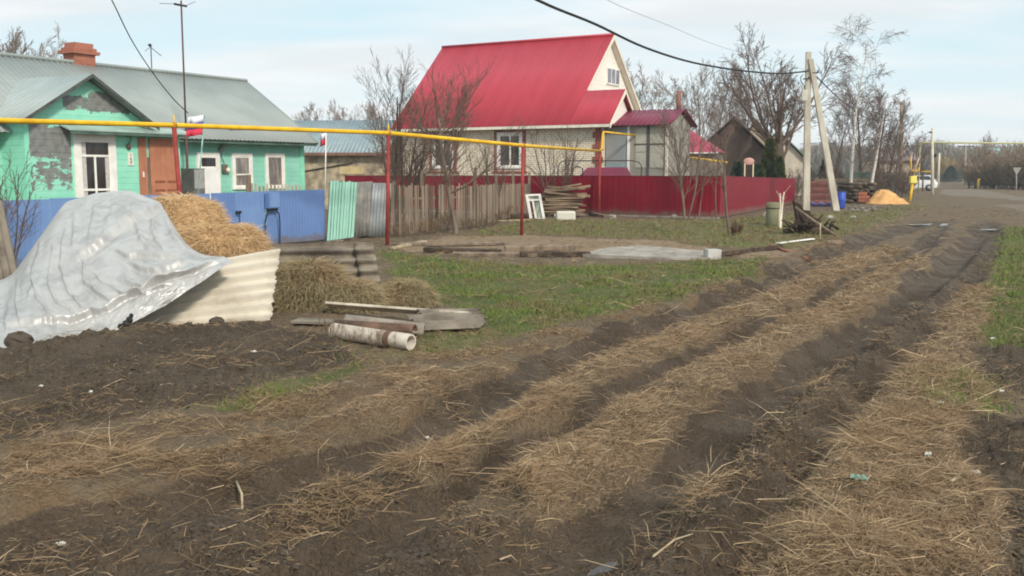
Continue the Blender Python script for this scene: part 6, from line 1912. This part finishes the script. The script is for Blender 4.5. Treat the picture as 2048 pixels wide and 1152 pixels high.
for i, (px, py, Y, lab) in enumerate(((1884, 312, 175, 'yellowish willow at the far end of the road, left one'), (1898, 316, 185, 'yellowish willow at the far end of the road, right one'))):
    H = hgt(py, Y); tree('willow_tree', lab, 'tree', foot(px, Y), 'wil', 90 + i, 5, .1, dict(THK, stems=18, rmin=.04, foot=.5), BARK, WILLOW, top=H)


# ------------------------------------------------------------------ evergreens: cones of short leafy sprays
def conifer(name, label, loc, H, rad, n, c1, c2, seed, top=.06, cat='conifer', flat=False):
    rg = np.random.default_rng(seed)
    h = rg.random(n) ** .8
    prof = (1 - h) ** .75 * (1 if flat else np.clip(h * 6 + .35, 0, 1)) + top * .3
    a = rg.random(n) * 2 * math.pi
    r = rad * prof * (rg.random(n) ** .35) * (1 + .22 * np.sin(a * 5 + h * 19))
    P = np.stack([r * np.cos(a), r * np.sin(a), h * H + .05], -1)
    az = a + rg.normal(0, .5, n); el = rg.uniform(.3, 1.4, n) if not flat else rg.uniform(-.5, .4, n)
    L = rg.uniform(.10, .26, n) * (H / 3.5) ** .6
    V, F, T = blades(P, az, el, L, L * .42, rg.uniform(-.2, .6, n))
    t = thing(name, label, cat, loc)
    np_mesh('crown', V, F, M_blade(name + '_leaf%d' % seed, c1, c2), t, T=T, smooth=False)
    mb = MB(); mb.tube([(0, 0, -.1), (0, 0, H * .9)], [.05 * H / 3, .01], 7); mb.build('trunk', BARKD, t, True)
    return t


conifer('thuja', 'olive green column-shaped thuja behind the crimson fence', foot(1537, 58), hgt(283, 58), .62, 9000, (.12, .125, .028), (.055, .07, .02), 1, top=.3)
conifer('thuja', 'lower green thuja right of the taller olive one', foot(1556, 57), hgt(318, 57), .5, 5000, (.085, .11, .03), (.045, .065, .022), 2, top=.3)
conifer('evergreen_shrub', 'dark green rounded shrub below the brown barn', foot(1473, 56), hgt(328, 56), .5, 4500, (.05, .085, .045), (.025, .05, .03), 3, top=.5, cat='shrub')
conifer('evergreen_shrub', 'green rounded shrub between the pink stand and the thuja', foot(1515, 56), hgt(332, 56), .55, 4500, (.065, .11, .05), (.03, .06, .03), 4, top=.5, cat='shrub')
conifer('spruce', 'small dark spruce seen between the pole and its strut', foot(1648, 90), hgt(318, 90), .75, 4000, (.06, .062, .035), (.03, .036, .02), 5, flat=True)
conifer('spruce', 'dark teal spruce at the far end of the road', foot(1899, 170), hgt(332, 170), 1.7, 5000, (.035, .075, .06), (.02, .05, .042), 6, flat=True)
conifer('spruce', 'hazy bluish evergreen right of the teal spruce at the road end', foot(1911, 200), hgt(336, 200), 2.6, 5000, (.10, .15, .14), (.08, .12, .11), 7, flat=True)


# far wood closing the horizon
def far_wood():
    rg = np.random.default_rng(5); n = 70000
    a = np.where(rg.random(n) < .5, rg.uniform(R(-36), R(36), n), rg.uniform(R(16), R(30), n))
    d = rg.uniform(270, 330, n)
    hmax = 6.5 + 5 * fbm(a * 40, a * 0 + 3, 4, 7)
    x, y = d * np.sin(a), d * np.cos(a)
    P = np.stack([x, y, rg.random(n) * hmax * .75], -1)
    V, F, T = blades(P, rg.random(n) * 6.28, rg.uniform(.7, 1.5, n), rg.uniform(1.2, 3.2, n), rg.uniform(.12, .3, n), rg.uniform(-.2, .5, n))
    o = np_mesh('far_wood', V, F, M_blade('far_twigs', (.26, .22, .18), (.20, .17, .14), (.22, .20, .15)), T=T, smooth=False)
    tag(o, 'distant leafless wood along the horizon', 'wood', kind='stuff')


far_wood()
# ------------------------------------------------------------------ sky, sun, camera
SUN_EL, SUN_V = 36, Vector((.42, -.78, 0)).normalized()
w = bpy.data.worlds.new('World'); scene.world = w; w.use_nodes = True
nt = NT(w)
bg = nt.n['Background']; bg.inputs['Strength'].default_value = .1
sky = nt.node('ShaderNodeTexSky', sky_type='NISHITA')
sky.sun_disc = False; sky.sun_elevation = R(SUN_EL)
sky.sun_rotation = math.atan2(SUN_V.x, SUN_V.y)
sky.air_density = 1.0; sky.dust_density = 2.0; sky.ozone_density = 1.0
tc = nt.node('ShaderNodeTexCoord').outputs['Generated']
sep = nt.node('ShaderNodeSeparateXYZ'); nt.link(tc, sep.inputs[0])
zz = nt.math('MAXIMUM', sep.outputs['Z'], 0.0)
den = nt.math('ADD', zz, .10)
cmb = nt.node('ShaderNodeCombineXYZ')
nt.link(nt.math('DIVIDE', sep.outputs['X'], den), cmb.inputs['X']); nt.link(nt.math('DIVIDE', sep.outputs['Y'], den), cmb.inputs['Y'])
cl = nt.noise(nt.mapping(cmb.outputs[0], (.35, .75, 1)), 1.0, 4, .5)
cl2 = nt.noise(nt.mapping(cmb.outputs[0], (.5, .9, 1)), 1.6, 4, .5)
blue = nt.mix(.80, sky.outputs[0], (6.2, 8.1, 8.8))
pale = nt.mix(nt.ramp(cl2, .35, .65), (8.1, 8.35, 8.5), (7.0, 7.4, 7.6))
col = nt.mix(nt.ramp(cl, .36, .60), blue, pale)
hor = nt.math('SUBTRACT', 1.0, nt.ramp(sep.outputs['Z'], 0.0, .16))
col = nt.mix(nt.math('MULTIPLY', hor, .65), col, (8.5, 9.0, 9.1))
nt.link(col, bg.inputs['Color'])

sl = bpy.data.lights.new('sun', 'SUN'); sl.energy = 2.5; sl.angle = R(8); sl.color = (1, .92, .80)
so = bpy.data.objects.new('sun', sl); COL.objects.link(so)
sv = Vector((SUN_V.x * math.cos(R(SUN_EL)), SUN_V.y * math.cos(R(SUN_EL)), math.sin(R(SUN_EL))))
so.rotation_euler = sv.to_track_quat('Z', 'Y').to_euler(); so.location = sv * 60

cd = bpy.data.cameras.new('camera'); cam = bpy.data.objects.new('camera', cd); COL.objects.link(cam)
cam.location = (0, 0, CAM_H); cam.rotation_euler = (math.pi / 2 - PITCH, 0, 0)
cd.sensor_width = 36; cd.lens = FPX / 2048 * 36; cd.clip_end = 6000; cd.clip_start = .05
scene.camera = cam
scene.view_settings.view_transform = 'Standard'; scene.view_settings.look = 'None'
scene.view_settings.exposure = 0.26; scene.view_settings.gamma = 1.0
scene.cycles.filter_width = 1.9
scene.cycles.max_bounces = 6

# thin damp air: far things pale a little
mb = MB(); mb.box(-420, 420, -60, 760, -2.5, 15)
hm = bpy.data.materials.new('haze_air'); hm.use_nodes = True
ht = NT(hm); ht.n.remove(ht.n['Principled BSDF'])
pv = ht.node('ShaderNodeVolumePrincipled'); pv.inputs['Density'].default_value = .0008; pv.inputs['Color'].default_value = (.90, .94, .97, 1); pv.inputs['Anisotropy'].default_value = .2
ht.link(pv.outputs[0], ht.n['Material Output'].inputs['Volume'])
tag(mb.build('haze', hm), kind='stuff')
